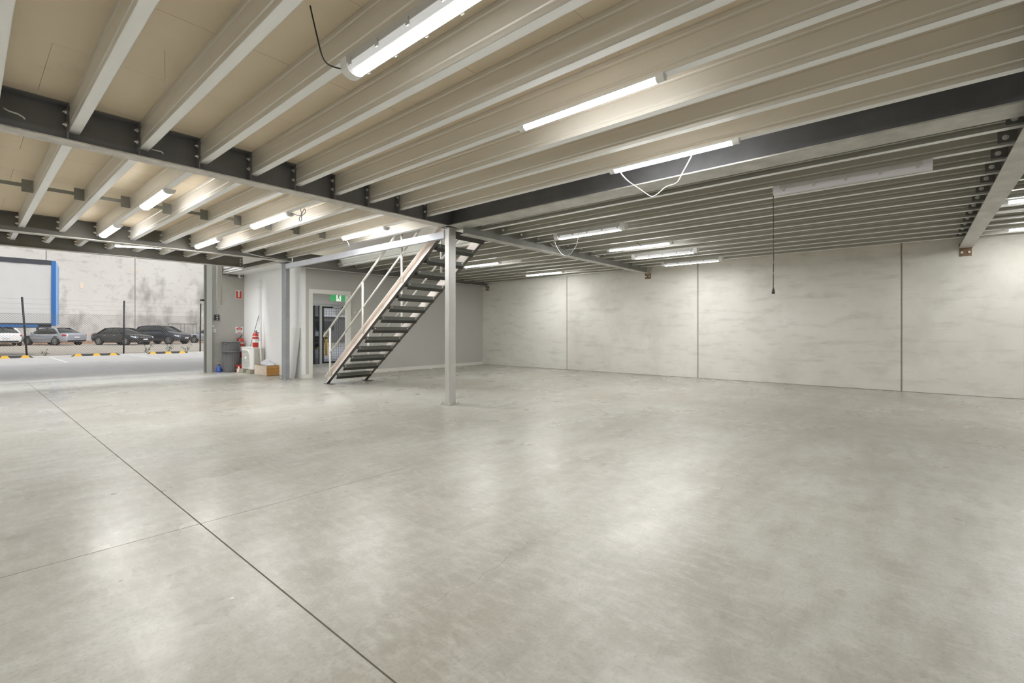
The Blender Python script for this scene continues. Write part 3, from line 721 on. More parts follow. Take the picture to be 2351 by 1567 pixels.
for k in range(4): mb.box(5.345 + k * .022, FY - .0075, 1.248, 5.36 + k * .022, FY - .004, 1.263, M['whitep'])
mb.build('print', f2)

def extinguisher(x, y, z, h, r, label, hose=1):
    t = thing('fire_extinguisher', label, 'extinguisher', (x, y, z))
    MB().lathe([(0, 0), (r * .9, 0), (r, .02), (r, h * .78), (r * .85, h * .86), (r * .4, h * .91), (r * .3, h * .93), (0, h * .93)], (x, y, z), M['red'], 20).build('cylinder', t)
    MB().lathe([(r * 1.02, h * .30), (r * 1.02, h * .52)], (x, y, z), M['whitep'], 20).lathe([(r * 1.02, h * .66), (r * 1.02, h * .72)], (x, y, z), M['woodpale'], 20).build('label_band', t)
    MB().lathe([(r * .3, h * .92), (r * .32, h * .97), (0, h * .97)], (x, y, z), M['bolt'], 10).box(x - .012, y - .09, z + h * .965, x + .012, y + .02, z + h * .985, M['blackp']).bar((x, y + .02, z + h * .98), (x, y - .085, z + h * 1.06), .02, .012, M['blackp']).build('valve_handle', t)
    MB().tube([(x + hose * .01, y - .02, z + h * .95), (x + hose * r * .9, y - .03, z + h * .93), (x + hose * r * 1.25, y - .03, z + h * .8), (x + hose * r * 1.2, y - .03, z + h * .55), (x + hose * r * 1.1, y - .03, z + h * .4)], .010, M['blackp'], 8).build('hose', t)
    return t
extinguisher(5.385, 15.30, .40, .62, .085, 'red fire extinguisher on the pier wall behind the grey bins', -1)
extinguisher(5.30, 13.97, .732, .44, .075, 'red fire extinguisher standing on top of the air conditioner', 1)

def bin_(z0, h, label, lip=True):
    t = thing('bin', label, 'bin', (5.06, 15.08, z0))
    r0, r1 = .185, .245 if z0 > .3 else .235
    MB().lathe([(0, 0), (r0, 0), (r0 + .01, .02), (r1 - .012, h - .04), (r1 - .012, h)] if z0 < .3 else [(r0 + .02, 0), (r1 - .012, h - .05), (r1 - .012, h)], (5.06, 15.08, z0), M['greyp'], 48, 'z', False, -.007).build('body', t)
    MB().lathe([(r1 - .02, h - .03), (r1 + .012, h - .035), (r1 + .018, h - .01), (r1 + .006, h), (r1 - .02, h), (r1 - .03, h - .2)], (5.06, 15.08, z0), M['greyp'], 40).build('rim', t)
    for s_ in (-1, 1):
        a = math.radians(215 if s_ < 0 else 20)
        MB().box(5.06 + math.cos(a) * r1 - .03, 15.08 + math.sin(a) * r1 - .03, z0 + h - .07, 5.06 + math.cos(a) * r1 + .03, 15.08 + math.sin(a) * r1 + .03, z0 + h - .045, M['greyp']).build('handle', t)
    return t
bin_(0, .60, 'lower grey ribbed bin on the floor against the pier')
bin_(.52, .37, 'upper grey ribbed bin nested in another, rim at the top')

ac = thing('air_conditioner', 'cream outdoor air conditioner unit standing on blocks by the white wall', 'air conditioner', (5.36, 14.28, .12))
x0, x1, y0, y1, z0, z1 = 5.21, 5.49, 13.86, 14.71, .12, .73
MB().box(x0, y0 + .004, z0, x1, y1, z1 - .03, M['acw']).box(x0 - .006, y0 - .004, z1 - .03, x1 + .004, y1 + .006, z1, M['acw']).build('case', ac)
B(x0 + .02, y0 - .002, z0 + .02, x1, y0 + .004, z1 - .035, M['acside']).build('side_panel', ac)
cyf, czf, rf_ = 14.37, .415, .25
poly = [(14.66, .17), (14.66, .66), (14.30, .66), (14.20, .62), (14.12, .54), (14.10, .45), (14.10, .27), (14.14, .20), (14.20, .17)]
MB().prism(poly, x0 - .016, x0, M['acw'], 'x').build('grille_surround', ac)
poly2 = [(14.39 + (a - 14.39) * .92, .415 + (b - .415) * .92) for a, b in poly]
gr = MB().prism(poly2, x0 - .02, x0 - .0155, M['acgrille'], 'x').build('fan_grille', ac)
mb = MB()
for k in range(12):
    z = .20 + k * .039; mb.box(x0 - .026, 14.13, z, x0 - .02, 14.64, z + .006, M['acw'])
mb.build('grille_bar', gr)
MB().lathe([(0, -.03), (.05, -.03), (.055, -.02)], (x0, 14.38, .415), M['acw'], 18, 'x').build('fan_hub', ac)
mb = MB()
for k in range(7): mb.box(x1, y0 + .05 + k * .11, .18, x1 + .003, y0 + .055 + k * .11, .68, M['acside'])
mb.build('coil_guard', ac)
MB().box(x0 + .12, y0 - .012, .50, x0 + .2, y0 - .002, .58, M['acgrille']).build('valve_cover', ac)
for yy, nm in ((14.50, 'squat concrete block under the far end of the air conditioner'), (13.98, 'squat concrete block under the near end of the air conditioner')):
    b = MB().prism([(5.10, yy - .10), (5.12, yy - .12), (5.45, yy - .12), (5.47, yy - .10), (5.47, yy + .10), (5.45, yy + .12), (5.12, yy + .12), (5.10, yy + .10)], 0, .105, M['block'], 'z').prism([(5.13, yy - .09), (5.44, yy - .09), (5.44, yy + .09), (5.13, yy + .09)], .105, .12, M['block'], 'z').build('concrete_block')
    tag(b, nm, 'block')

cr = thing('wooden_crate', 'varnished pine box, its daylit end coloured paler, beside the farther column', 'box', (5.34, 13.3, 0))
bx0, bx1, by0, by1 = 5.185, 5.515, 12.97, 13.74
for k in range(3):
    z = .01 + k * .085
    B(bx0 + .012, by0, z, bx1 - .012, by0 + .014, z + .08, M['wood']).build('slat', cr)
    B(bx0 + .012, by1 - .014, z, bx1 - .012, by1, z + .08, M['wood']).build('slat', cr)
B(bx0, by0, .005, bx0 + .012, by1, .262, M['woodpale']).build('end_panel', cr)  # door-facing end: daylight put into a paler wood colour
B(bx1 - .012, by0, .005, bx1, by1, .262, M['wood']).build('end_panel', cr)
B(bx0 + .012, by0 + .014, .005, bx1 - .012, by1 - .014, .02, M['wood']).build('bottom', cr)
# crumpled bag
n = 14; rings = []
for i in range(7):
    tt = i / 6; r = math.sin(PI * (tt * .86 + .07)); ring = []
    for k in range(n):
        a = 2 * PI * k / n; q = 1 + random.uniform(-.13, .13)
        ring.append((5.35 + .145 * r * q * math.cos(a), 13.28 + .30 * r * q * math.sin(a), .20 + .19 * tt + random.uniform(-.012, .012) + .05 * math.sin(a) * tt))
    rings.append(ring)
tag(MB().loft(rings, M['bag'], True).build('plastic_bag'), 'crumpled white plastic bag lying in the pine box', 'bag')
# pipes
tag(MB().tube([(5.33, 13.62, .03), (5.36, 13.80, .80), (5.40, 13.95, 1.25), (5.465, 13.99, 1.50)], .017, M['whitep'], 10).build('plastic_pipe'), 'white plastic pipe leaning from the pine box to the wall', 'pipe')
tag(MB().tube([(5.40, 14.60, .74), (5.443, 14.12, 1.62)], .009, M['cableg'], 8).build('thin_rod'), 'thin grey rod leaning on the white wall behind the extinguisher', 'rod')
dc = thing('duct_cover', 'white vertical pipe cover with a wide cap on the white wall', 'duct', (SXW, 14.2, .5))
B(SXW - .065, 14.10, .74, SXW, 14.20, 2.40, M['whitep']).build('channel', dc)
MB().loft([[(SXW - .065, 14.10, 2.38), (SXW, 14.10, 2.38), (SXW, 14.20, 2.38), (SXW - .065, 14.20, 2.38)], [(SXW - .10, 14.05, 2.45), (SXW, 14.05, 2.45), (SXW, 14.25, 2.45), (SXW - .10, 14.25, 2.45)], [(SXW - .10, 14.05, 2.62), (SXW, 14.05, 2.62), (SXW, 14.25, 2.62), (SXW - .10, 14.25, 2.62)]], M['whitep'], False).build('wall_cap', dc)
# leaning board
bd = MB(); bw0, bw1 = 11.74, 12.30
bd.add([(5.35, bw0, 0), (5.375, bw0, 0), (5.375, bw1, 0), (5.35, bw1, 0), (5.493, bw0 - .02, 1.26), (5.518, bw0 - .02, 1.26), (5.518, bw1, 1.26), (5.493, bw1, 1.26)],
       [(3, 2, 1, 0), (4, 5, 6, 7), (1, 2, 6, 5), (2, 3, 7, 6), (3, 0, 4, 7)], M['whitep'])
bd.add([(5.35, bw0, 0), (5.375, bw0, 0), (5.493, bw0 - .02, 1.26), (5.518, bw0 - .02, 1.26)], [(0, 1, 3, 2)], M['acside'])
tag(bd.build('board'), 'plain white board leaning against the end of the white wall', 'board')
# jug
jg = thing('jug', 'blue cone shaped plastic jug on the floor by the door guide', 'jug', (4.79, 15.22, 0))
MB().lathe([(0, 0), (.085, 0), (.09, .02), (.085, .06), (.055, .15), (.03, .19), (.028, .20), (0, .20)], (4.79, 15.22, 0), M['blue'], 20).build('body', jg)
MB().lathe([(.032, .195), (.034, .225), (0, .225)], (4.79, 15.22, 0), M['blackp'], 12).build('cap', jg)
MB().tube([(4.79, 15.16, .18), (4.79, 15.12, .16), (4.79, 15.10, .11), (4.79, 15.13, .07)], .01, M['blue'], 8).build('handle', jg)
tb = thing('bucket', 'small red plastic bucket between the bins and the air conditioner', 'bucket', (5.22, 14.80, 0))
MB().lathe([(0, 0), (.075, 0), (.10, .19), (.108, .20), (.096, .205), (.072, .02)], (5.19, 14.80, 0), M['red'], 18).build('body', tb)
MB().lathe([(.086, .07), (.092, .10)], (5.19, 14.80, 0), M['whitep'], 18).build('label_band', tb)
MB().tube([(5.19 + .1 * math.cos(a), 14.80 + .02, .2 - .1 * math.sin(a) * .6) for a in [PI * k / 8 for k in range(9)]], .004, M['bolt'], 6).build('handle', tb)
rg2 = MB(); rings = []
for i in range(5):
    tt = i / 4; r = 1 - tt * .75
    rings.append([(5.115 + .065 * r * math.cos(2 * PI * k / 10) * random.uniform(.85, 1.15), 14.66 + .055 * r * math.sin(2 * PI * k / 10) * random.uniform(.85, 1.15), .002 + .17 * tt) for k in range(10)])
tag(rg2.loft(rings, M['woodpale'], True).build('paper_bag'), 'crumpled tan paper bag beside the red bucket', 'bag')
# switch gear on the pier
cb = thing('door_control', 'black roller door control box with white arrow buttons', 'control box', (4.78, FY, 1.49))
B(4.722, FY - .05, 1.495, 4.842, FY, 1.655, M['blackp']).build('case', cb)
MB().prism([(4.757, 1.615), (4.807, 1.615), (4.782, 1.642)], FY - .054, FY - .05, M['whitep'], 'y').build('up_button', cb)
MB().box(4.757, FY - .054, 1.565, 4.807, FY - .05, 1.583, M['whitep']).build('stop_button', cb)
MB().prism([(4.757, 1.533), (4.807, 1.533), (4.782, 1.507)], FY - .054, FY - .05, M['whitep'], 'y').build('down_button', cb)
tag(MB().tube([(4.782, FY - .014, 1.655), (4.782, FY - .014, 3.6)], .011, M['whitep'], 8).build('conduit'), 'thin white conduit rising from the door control box', 'conduit')
tag(MB().tube([(4.90, FY - .014, 1.95), (4.90, FY - .014, 2.86)], .009, M['pier'], 8).build('conduit'), 'short grey conduit on the pier beside the white one', 'conduit')
for (xa, za, xb, zb, lb) in ((4.645, 1.30, 4.71, 1.355, 'small upper junction box beside the door guide'), (4.675, 1.15, 4.755, 1.24, 'larger lower switch plate beside the door guide')):
    j = thing('junction_box', lb, 'switch', (xa, FY, za))
    B(xa, FY - .03, za, xb, FY, zb, M['whitep']).build('case', j); B(xa + .02, FY - .036, za + .02, xb - .02, FY - .03, zb - .02, M['acgrille']).build('switch', j)
cc = thing('security_camera', 'small white security camera under the soffit by the pier', 'camera', (5.33, 15.2, 2.8))
MB().lathe([(.055, .07), (.055, .04), (.04, .035)], (5.33, 15.2, 2.80), M['whitep'], 16).build('base', cc)
MB().lathe([(0, -.07), (.04, -.07), (.042, .06), (0, .06)], (5.33, 15.17, 2.80), M['whitep'], 14, 'y').build('body', cc)
MB().lathe([(0, -.076), (.026, -.076), (.028, -.07)], (5.33, 15.17, 2.80), M['blackp'], 14, 'y').build('lens', cc)
tag(MB().box(5.10, FY - .03, 2.80, 5.50, FY, 2.87, M['steelweb2']).build('cable_tray'), 'short dark strip under the soffit at the top of the pier', 'tray')
sw = thing('wall_switch', 'white wall plate on the grey wall right of the door trim', 'switch', (6.99, DY, 1.58))
B(6.90, DY - .012, 1.60, 7.07, DY, 1.81, M['greywall']).build('plate', sw); B(6.97, DY - .018, 1.68, 7.0, DY - .012, 1.72, M['whitep']).build('rocker', sw)
tag(MB().tube([(4.10, 11.44, 2.95), (4.45, 11.42, 2.90), (4.8, 11.42, 2.885), (5.06, 11.44, 2.89)], .007, M['cablew'], 6).build('cable'), 'pale cable sagging to the top of the farther column', 'cable')

tag(MB().tube([(.21, 5.6, 3.0), (.24, 5.6, 2.985), (.29, 5.6, 2.98), (.32, 5.6, 2.965), (.33, 5.6, 2.95)], .006, M['cablew'], 6).build('cable'), 'bent white cable stub at the left end of the long dark beam', 'cable')
tag(MB().tube([(1.185, 5.62, 2.955), (1.26, 5.6, 2.95), (1.275, 5.6, 2.935)], .006, M['cablew'], 6).build('cable'), 'short white cable stub beside the second visible joist end on the dark beam', 'cable')
tag(MB().tube([(.93, 4.05, 3.185), (.932, 4.05, 3.0), (.93, 4.05, 2.925)], .0022, M['cablew'], 5).build('string'), 'thin pale string hanging from the tan ceiling near the top left', 'string')
tag(MB().tube([(7.35, 5.34, 2.90), (7.45, 5.36, 2.865), (7.6, 5.38, 2.855), (7.75, 5.38, 2.86)], .007, M['cablew'], 6).build('cable'), 'pale cable curling under joists close to the stair head', 'cable')
tag(MB().tube([(9.05, 5.34, 2.93), (9.08, 5.36, 2.86), (9.2, 5.36, 2.83), (9.3, 5.38, 2.87)], .007, M['cablew'], 6).build('cable'), 'pale cable loop under joists midway along the grey cross beam', 'cable')
# small litter on the floor
for i, (x, y, lb) in enumerate(((.78, 2.32, 'tiny white paint chip on the floor, lower left of the floor joint crossing'), (3.0, 1.33, 'tiny white paint chip on the stained right side of the floor'))):
    tag(MB().prism([(x - .009, y - .006), (x + .006, y - .008), (x + .01, y + .004), (x - .002, y + .009)], .0, .002, M['whitep'], 'z').build('paint_chip'), lb, 'chip')

# ------------------------------------------------------------------ outside: ground, fence, stops
dv = B(-14, 15.6, -.25, 32, 30.45, -.012, M['drive']).build('driveway', kind='structure')
for x in (-.35, 2.55, 5.45, 8.35, 11.25, 14.15, 17.05):
    B(x - .05, 24.4, -.012, x + .05, 30.0, -.010, M['line']).build('line_marking', dv)
B(-40, 30.45, -.25, 60, 62, -.02, M['gravel']).build('ground', kind='structure')
B(-40, 30.45, -.02, 60, 30.56, .02, M['drive']).build('trim_3', kind='structure')
stop_me = MB().prism([(-.09, 0), (.09, 0), (.055, .105), (-.055, .105)], -.9, .9, M['rubber'], 'x').mesh('body')
def wheel_stop(xc, label):
    t = thing('wheel_stop', label, 'wheel stop', (xc, 29.85, -.012))
    mb = MB(); L = .9
    mb.add([(-L, -.08, 0), (L, -.08, 0), (L, .08, 0), (-L, .08, 0), (-L + .16, -.05, .105), (L - .16, -.05, .105), (L - .16, .05, .105), (-L + .16, .05, .105)],
           [(3, 2, 1, 0), (4, 5, 6, 7), (0, 1, 5, 4), (1, 2, 6, 5), (2, 3, 7, 6), (3, 0, 4, 7)], M['rubber'])
    mb.build('body', t, (0, 0, 0))
    for x in (-.66, 0, .62):
        MB().add([(x - .16, -.087, .0), (x + .16, -.087, .0), (x + .08, -.054, .112), (x - .08, -.054, .112), (x - .08, .05, .112), (x + .08, .05, .112)], [(0, 1, 2, 3), (3, 2, 5, 4)], M['yellow']).build('reflector', t, (0, 0, 0))
for xc, lb in ((1.15, 'black and yellow wheel stop at the left edge of the opening'), (4.15, 'black and yellow wheel stop in front of the silver sedan and black sedan'), (7.0, 'black and yellow wheel stop nearest the door guide'), (14.6, 'black and yellow wheel stop seen through the glazed entry door')):
    wheel_stop(xc, lb)
fn = thing('chain_fence', 'chain link fence on black posts between driveway and gravel yard', 'fence', (4, 30.75, 0))
for (xb, xt) in ((1.88, 1.72), (5.33, 5.35), (8.72, 8.75), (-1.6, -1.6)):
    MB().tube([(xb, 30.75, -.02), (xt, 30.75, 2.72)], .036, M['post'], 8).build('post', fn)
mb = MB(); fx0, fx1, fz0, fz1 = -2.6, 10.6, .03, 1.97; p = .1
k = fx0 - 2
while k < fx1 + 2:
    for sgn in (1, -1):
        xa = k; xb = k + sgn * (fz1 - fz0)
        za, zb = fz0, fz1
        def clipx(xa, za, xb, zb):
            pts = []
            for t0, (x, z) in ((0, (xa, za)), (1, (xb, zb))): pts.append([x, z])
            for q in pts:
                o = pts[1] if q is pts[0] else pts[0]
                for lim, cond in ((fx0, q[0] < fx0), (fx1, q[0] > fx1)):
                    if cond:
                        f = (lim - xa) / (xb - xa); q[0] = lim; q[1] = za + f * (zb - za)
            return pts
        a, b = clipx(xa, za, xb, zb)
        if a[1] >= fz0 - .001 and a[1] <= fz1 + .001 and b[1] >= fz0 - .001 and b[1] <= fz1 + .001 and abs(a[1] - b[1]) > .02:
            mb.tube([(a[0], 30.72 + (.004 if sgn > 0 else 0), a[1]), (b[0], 30.72 + (.004 if sgn > 0 else 0), b[1])], 0.0043, M['wire'], 3, cap=False)
    k += p
mb.build('wire_mesh', fn, kind='stuff')
for z in (.05, 1.97, 2.2, 2.42, 2.64):
    MB().tube([(fx0, 30.715, z), (fx1, 30.715, z)], .004 if z < 2 else .0025, M['wire'], 4).build('strand', fn)
# weeds along the fence
def weed(x, y, h, n_, label):
    mb = MB()
    for i in range(n_):
        a = random.uniform(0, 2 * PI); r = random.uniform(.1, .7) * h; hh = h * random.uniform(.25, 1)
        pa = (x, y, -.02); pb = (x + r * math.cos(a) * .5, y + r * math.sin(a) * .5, hh * .6); pc = (x + r * math.cos(a), y + r * math.sin(a), hh)
        mb.tube([pa, pb, pc], [.006, .004, .002], M['weed'], 4)
        for q in (pb, pc):
            for s_ in range(3):
                b_ = random.uniform(0, 2 * PI); l_ = .06 * h + .02
                mb.add([q, (q[0] + l_ * math.cos(b_) - .012, q[1] + .01, q[2] + l_ * math.sin(b_)), (q[0] + 2 * l_ * math.cos(b_), q[1], q[2] + 2 * l_ * math.sin(b_)), (q[0] + l_ * math.cos(b_) + .012, q[1] - .01, q[2] + l_ * math.sin(b_))], [(0, 1, 2, 3)], M['weed'])
    tag(mb.build('weed'), label, 'weed')
weed(6.35, 31.1, .55, 6, 'tall weed behind the wheel stop nearest the door guide, left end')
weed(7.35, 31.2, .5, 8, 'bushy weed behind the middle of the rightmost wheel stop')
weed(8.2, 31.2, .4, 6, 'weed beside the rightmost fence post')
weed(2.5, 31.1, .4, 6, 'dry weed right of the leaning fence post')
# soil bank at the foot of the far wall
mb = MB(); rows = []
for i in range(60):
    x = -6 + i * .5
    hgt = .16 + .16 * math.sin(i * .9) * math.sin(i * .37) + random.uniform(0, .1)
    rows.append([(x, 57.6, -.03), (x, 58.5 + random.uniform(-.2, .2), max(.06, hgt)), (x, 59.95, max(.05, hgt * .7)), (x, 59.99, -.03)])
tag(mb.loft(rows, M['soil'], True, False, False).build('soil_bank', kind='stuff'), 'low bank of red soil along the foot of the far wall', 'soil')
# far wall
fw = B(-30, 60.03, 0, 50, 60.25, 12, M['joint']).build('wall_far', kind='structure')
xj = [11.3 + 6.42 * k for k in range(-6, 7)]
for a, b in zip(xj, xj[1:]):
    pn = B(a + .03, 60.0, .0, b - .03, 60.06, 12, M['farwall']).build('concrete_panel', fw)
for x in (4.88, 11.3):
    for s in (-1, 1): B(x + s * .22 - .11, 59.98, 7.2, x + s * .22 + .11, 60.0, 7.36, M['woodpale']).build('patch', fw)
MB().box(7.15, 59.98, 5.2, 7.42, 60.0, 5.75, M['woodpale']).build('patch', fw)

# ------------------------------------------------------------------ truck
tk = thing('truck', 'white curtain sided truck body with blue frame parked behind the fence', 'truck', (-2, 32.5, 0))
X1, Y0, Y1, ZB, ZT = 2.86, 32.5, 34.75, 1.42, 4.66
ncol = 40; nrow = 10; vs = []; fs_ = []
for i in range(ncol + 1):
    for j in range(nrow + 1):
        x = -6.5 + (X1 + 6.5) * i / ncol; z = ZB + .14 + (ZT - .34 - ZB) * j / nrow
        vs.append((x, Y0 + .02 + .012 * math.sin(i * 1.9 + j * .5) + .014 * math.sin(x * 1.1 + z * 1.6), z))
for i in range(ncol):
    for j in range(nrow):
        a = i * (nrow + 1) + j; fs_.append((a, a + nrow + 1, a + nrow + 2, a + 1))
MB().add(vs, fs_, M['curtain'], True).build('curtain', tk)
B(-6.5, Y0 - .02, ZT - .22, X1 - .02, Y0 + .1, ZT, M['trdark']).build('roof_rail', tk)
B(-6.5, Y0 + .1, ZT - .08, X1, Y1, ZT, M['curtain']).build('roof', tk)
B(X1 - .03, Y0 - .03, ZB, X1 + .13, Y0 + .12, ZT, M['trblue']).build('corner_post', tk)
arc = [(X1 + .13, Y0 - .02), (X1 + .19, Y0), (X1 + .23, Y0 + .06), (X1 + .26, Y0 + .16), (X1 + .27, Y0 + .3), (X1 + .13, Y0 + .3)]
MB().loft([[(x, y, ZB + .06) for x, y in arc], [(x, y, ZT - .3) for x, y in arc], [(X1 + (x - X1) * .6, y, ZT - .02) for x, y in arc]], M['trend'], False).build('corner_cover', tk)
B(X1 - .03, Y0 + .12, ZB + .05, X1, Y1 - .12, ZT - .05, M['trend']).build('end_panel', tk)
B(X1 - .14, Y1 - .12, ZB, X1, Y1, ZT, M['trdark']).build('corner_post', tk)
B(-6.5, Y0 - .02, ZB + .06, X1 - .02, Y0 + .08, ZB + .14, M['trdark']).build('side_rail', tk)
B(-6.5, Y0 - .03, ZB - .05, X1 - .5, Y0 + .06, ZB + .06, M['trblue']).build('side_rail', tk)
B(-6.5, Y0 + .08, ZB - .08, X1 - .02, Y1, ZB + .1, M['trdark']).build('bed', tk)
for x in (.25, 1.2, 2.35): B(x - .05, Y0 - .035, ZB - .22, x + .05, Y0 + .03, ZB - .05, M['trdark']).build('buckle', tk)
MB().lathe([(0, -.05), (.1, -.05), (.1, .05), (0, .05)], (.22, Y0 - .03, ZB + .3), M['trdark'], 10, 'y').build('ratchet', tk)
for x in (-4.4, -5.6):
    for y in (Y0 + .2, Y1 - .2):
        wt = MB().lathe([(.2, -.14), (.45, -.14), (.5, -.1), (.5, .1), (.45, .14), (.2, .14)], (x, y, .49), M['tyre'], 24, 'y').build('wheel', tk)
MB().box(-6.5, Y0 + .7, .9, -1.2, Y0 + .85, ZB - .08, M['trdark']).box(-6.5, Y1 - .85, .9, -1.2, Y1 - .7, ZB - .08, M['trdark']).build('chassis', tk)
MB().box(-4.5, Y0 + .35, .45, -4.3, Y1 - .35, .55, M['trdark']).box(-5.7, Y0 + .35, .45, -5.5, Y1 - .35, .55, M['trdark']).box(-5.2, Y0 + .7, .5, -4.8, Y1 - .7, .9, M['trdark']).build('axle', tk)

# ------------------------------------------------------------------ cars (local: +x forward)
def car(name, label, pos, head, paint_, suv=False, rear_chrome=False, plate=True):
    t = thing(name, label, 'car', (0, 0, 0))
    O = (0, 0, 0)
    W = .91; zt = 1.46 if not suv else 1.68; zb = .95 if not suv else 1.05
    lift = 0 if not suv else .06
    st_ = [(-2.34, .70, .42, .84), (-2.29, .82, .32, .98), (-2.05, .88, .26, 1.02), (-1.70, .90, .24, 1.02), (-1.0, .91, .22, zb), (0, .91, .21, zb), (.9, .91, .21, zb), (1.15, .905, .22, zb), (1.6, .89, .23, .90), (2.0, .85, .25, .83), (2.25, .76, .28, .74), (2.36, .60, .36, .66)]
    if suv: st_ = [(x, w_, a + .06, (b + .10 if x > -1.2 else 1.08)) for x, w_, a, b in st_]
    rings = []
    for x, w_, a, b in st_:
        h = b - a
        half = [(w_ * .80, a), (w_ * .96, a + h * .12), (w_, a + h * .38), (w_ * .99, a + h * .62), (w_ * .955, a + h * .80), (w_ * .90, b - .035), (w_ * .78, b)]
        rings.append([(x, y, z) for y, z in half] + [(x, 0, b + .015)] + [(x, -y, z) for y, z in reversed(half)] + [(x, 0, a)])
    MB().loft(rings, paint_, True).build('body', t, O)
    # greenhouse
    g = [(-1.80, zb + .05, .80, .78), (-1.42, zb + (zt - zb) * .52, .82, .68), (-1.0, zt - .04, .82, .60), (-.5, zt, .82, .585), (.15, zt - .005, .82, .585), (.45, zt - .06, .82, .60), (.9, zb + (zt - zb) * .42, .81, .70), (1.25, zb - .01, .80, .77)]
    if suv: g = [(-2.15, zb, .82, .78), (-2.0, zb + .35, .82, .70), (-1.8, zt - .10, .82, .63), (-1.2, zt - .02, .83, .60), (-.3, zt, .83, .60), (.15, zt - .02, .83, .60), (.45, zt - .10, .82, .62), (.95, zb + .22, .81, .72), (1.3, zb, .80, .78)]
    rings = []
    for x, z, yb, yt in g:
        z = max(z, zb - .02)
        rings.append([(x, yb, zb - .04), (x, yb - (yb - yt) * .5, zb + (z - zb) * .55), (x, yt, max(zb - .03, z - .03)), (x, 0, z + .01), (x, -yt, max(zb - .03, z - .03)), (x, -(yb - (yb - yt) * .5), zb + (z - zb) * .55), (x, -yb, zb - .04)])
    MB().loft(rings, M['carglass'], True, True, True).build('windows', t, O)
    rr = [q for q in g if q[1] > zt - .12]
    rings = [[(x, yt + .022, z - .06), (x, yt + .012, z - .005), (x, yt * .6, z + .018), (x, 0, z + .025), (x, -yt * .6, z + .018), (x, -yt - .012, z - .005), (x, -yt - .022, z - .06)] for x, z, yb, yt in rr]
    MB().loft(rings, paint_, True, False, False).build('roof', t, O)
    for s in (-1, 1):
        f0, f1 = g[-1], rr[-1]; r0, r1 = g[0], rr[0]
        MB().bar((f0[0], s * (f0[3] + .01), zb), (f1[0], s * (f1[3] + .015), f1[1] - .02), .05, .05, paint_).bar((r0[0] + .12, s * (r0[3] + .01), zb), (r1[0], s * (r1[3] + .015), r1[1] - .02), .16 if not suv else .12, .05, paint_).build('pillar', t, O)
        MB().bar((-.25, s * .805, zb), (-.2, s * .61, zt - .03), .08, .02, M['blackp']).build('pillar', t, O)
        MB().box(.82, s * .86 - .02 + (0 if s > 0 else -.10), zb - .02, .98, s * .86 + .02 + (.10 if s > 0 else 0), zb + .10, paint_).build('mirror', t, O)
        for xd in (-.75, .25): MB().box(xd - .09, s * .905 - .012, .80 + lift * 2, xd + .09, s * .905 + .012, .825 + lift * 2, M['chrome']).build('door_handle', t, O)
        MB().loft([[(-2.30, s * .50, .72), (-2.31, s * .50, .84), (-2.22, s * .82, .86), (-2.22, s * .82, .74)], [(-1.98, s * .84, .76), (-1.98, s * .84, .86), (-1.96, s * .885, .86), (-1.96, s * .885, .76)]], M['tail'], False).build('tail_lamp', t, O) if 0 else \
            MB().add([(-2.335, s * .42, .74 + lift), (-2.345, s * .42, .87 + lift), (-2.30, s * .79, .885 + lift), (-2.30, s * .80, .74 + lift), (-2.02, s * .885, .89 + lift), (-2.02, s * .90, .77 + lift)], [(0, 1, 2, 3), (3, 2, 4, 5)], M['tail']).build('tail_lamp', t, O)
        MB().add([(2.33, s * .52, .58 + lift), (2.31, s * .52, .70 + lift), (2.20, s * .80, .74 + lift), (2.26, s * .79, .60 + lift), (1.86, s * .885, .80 + lift), (1.98, s * .885, .68 + lift)], [(0, 1, 2, 3), (3, 2, 4, 5)], M['head']).build('head_lamp', t, O)
        for xw in (-1.36, 1.40):
            R = .335 if not suv else .365
            MB().lathe([(0, -.01), (R + .07, -.01), (R + .07, .012)], (xw, s * .905, R + .03), M['tyre'], 26, 'y').build('wheel_arch', t, O)
            wh = MB().lathe([(R * .68, -.11), (R * .95, -.11), (R, -.07), (R, .07), (R * .95, .11), (R * .68, .11), (R * .68, -.11)], (xw, s * .82, R), M['tyre'], 26, 'y').build('wheel', t, O)
            mb = MB().lathe([(0, s * .06), (R * .66, s * .06)], (xw, s * .82, R), M['blackp'], 20, 'y').lathe([(R * .60, s * .115), (R * .70, s * .118)], (xw, s * .82, R), M['rim'], 24, 'y').lathe([(0, s * .112), (R * .17, s * .11)], (xw, s * .82, R), M['rim'], 12, 'y')
            for q in range(7):
                a = 2 * PI * q / 7; mb.bar((xw + .04 * math.cos(a), s * .93, R + .04 * math.sin(a)), (xw + R * .64 * math.cos(a), s * .93, R + R * .64 * math.sin(a)), .02, .05, M['rim'], (-math.sin(a), 0, math.cos(a)))
            mb.build('rim', wh, O)
    MB().box(-2.40, -.66, .30 + lift, -2.28, .66, .42 + lift, M['blackp']).build('rear_bumper', t, O)
    MB().box(2.26, -.60, .30 + lift, 2.40, .60, .40 + lift, M['blackp']).build('front_bumper', t, O)
    MB().box(2.34, -.45, .56 + lift, 2.385, .45, .62 + lift, M['blackp']).box(2.33, -.48, .62 + lift, 2.378, .48, .66 + lift, M['chrome']).build('grille', t, O)
    if plate:
        MB().box(-2.40, -.19, .60 + lift, -2.33, .19, .71 + lift, M['plate']).build('number_plate', t, O)
        MB().box(2.36, -.19, .44 + lift, 2.41, .19, .54 + lift, M['plate']).build('number_plate', t, O)
    t.location = (pos[0], pos[1], -.02); t.rotation_euler = (0, 0, head)
    return t
def place(axle, off, ang):     # centre so that the given axle (local x=off) sits at axle
    return (axle[0] - off * math.cos(ang), axle[1] - off * math.sin(ang))
a1 = math.atan2(.86, -.51)
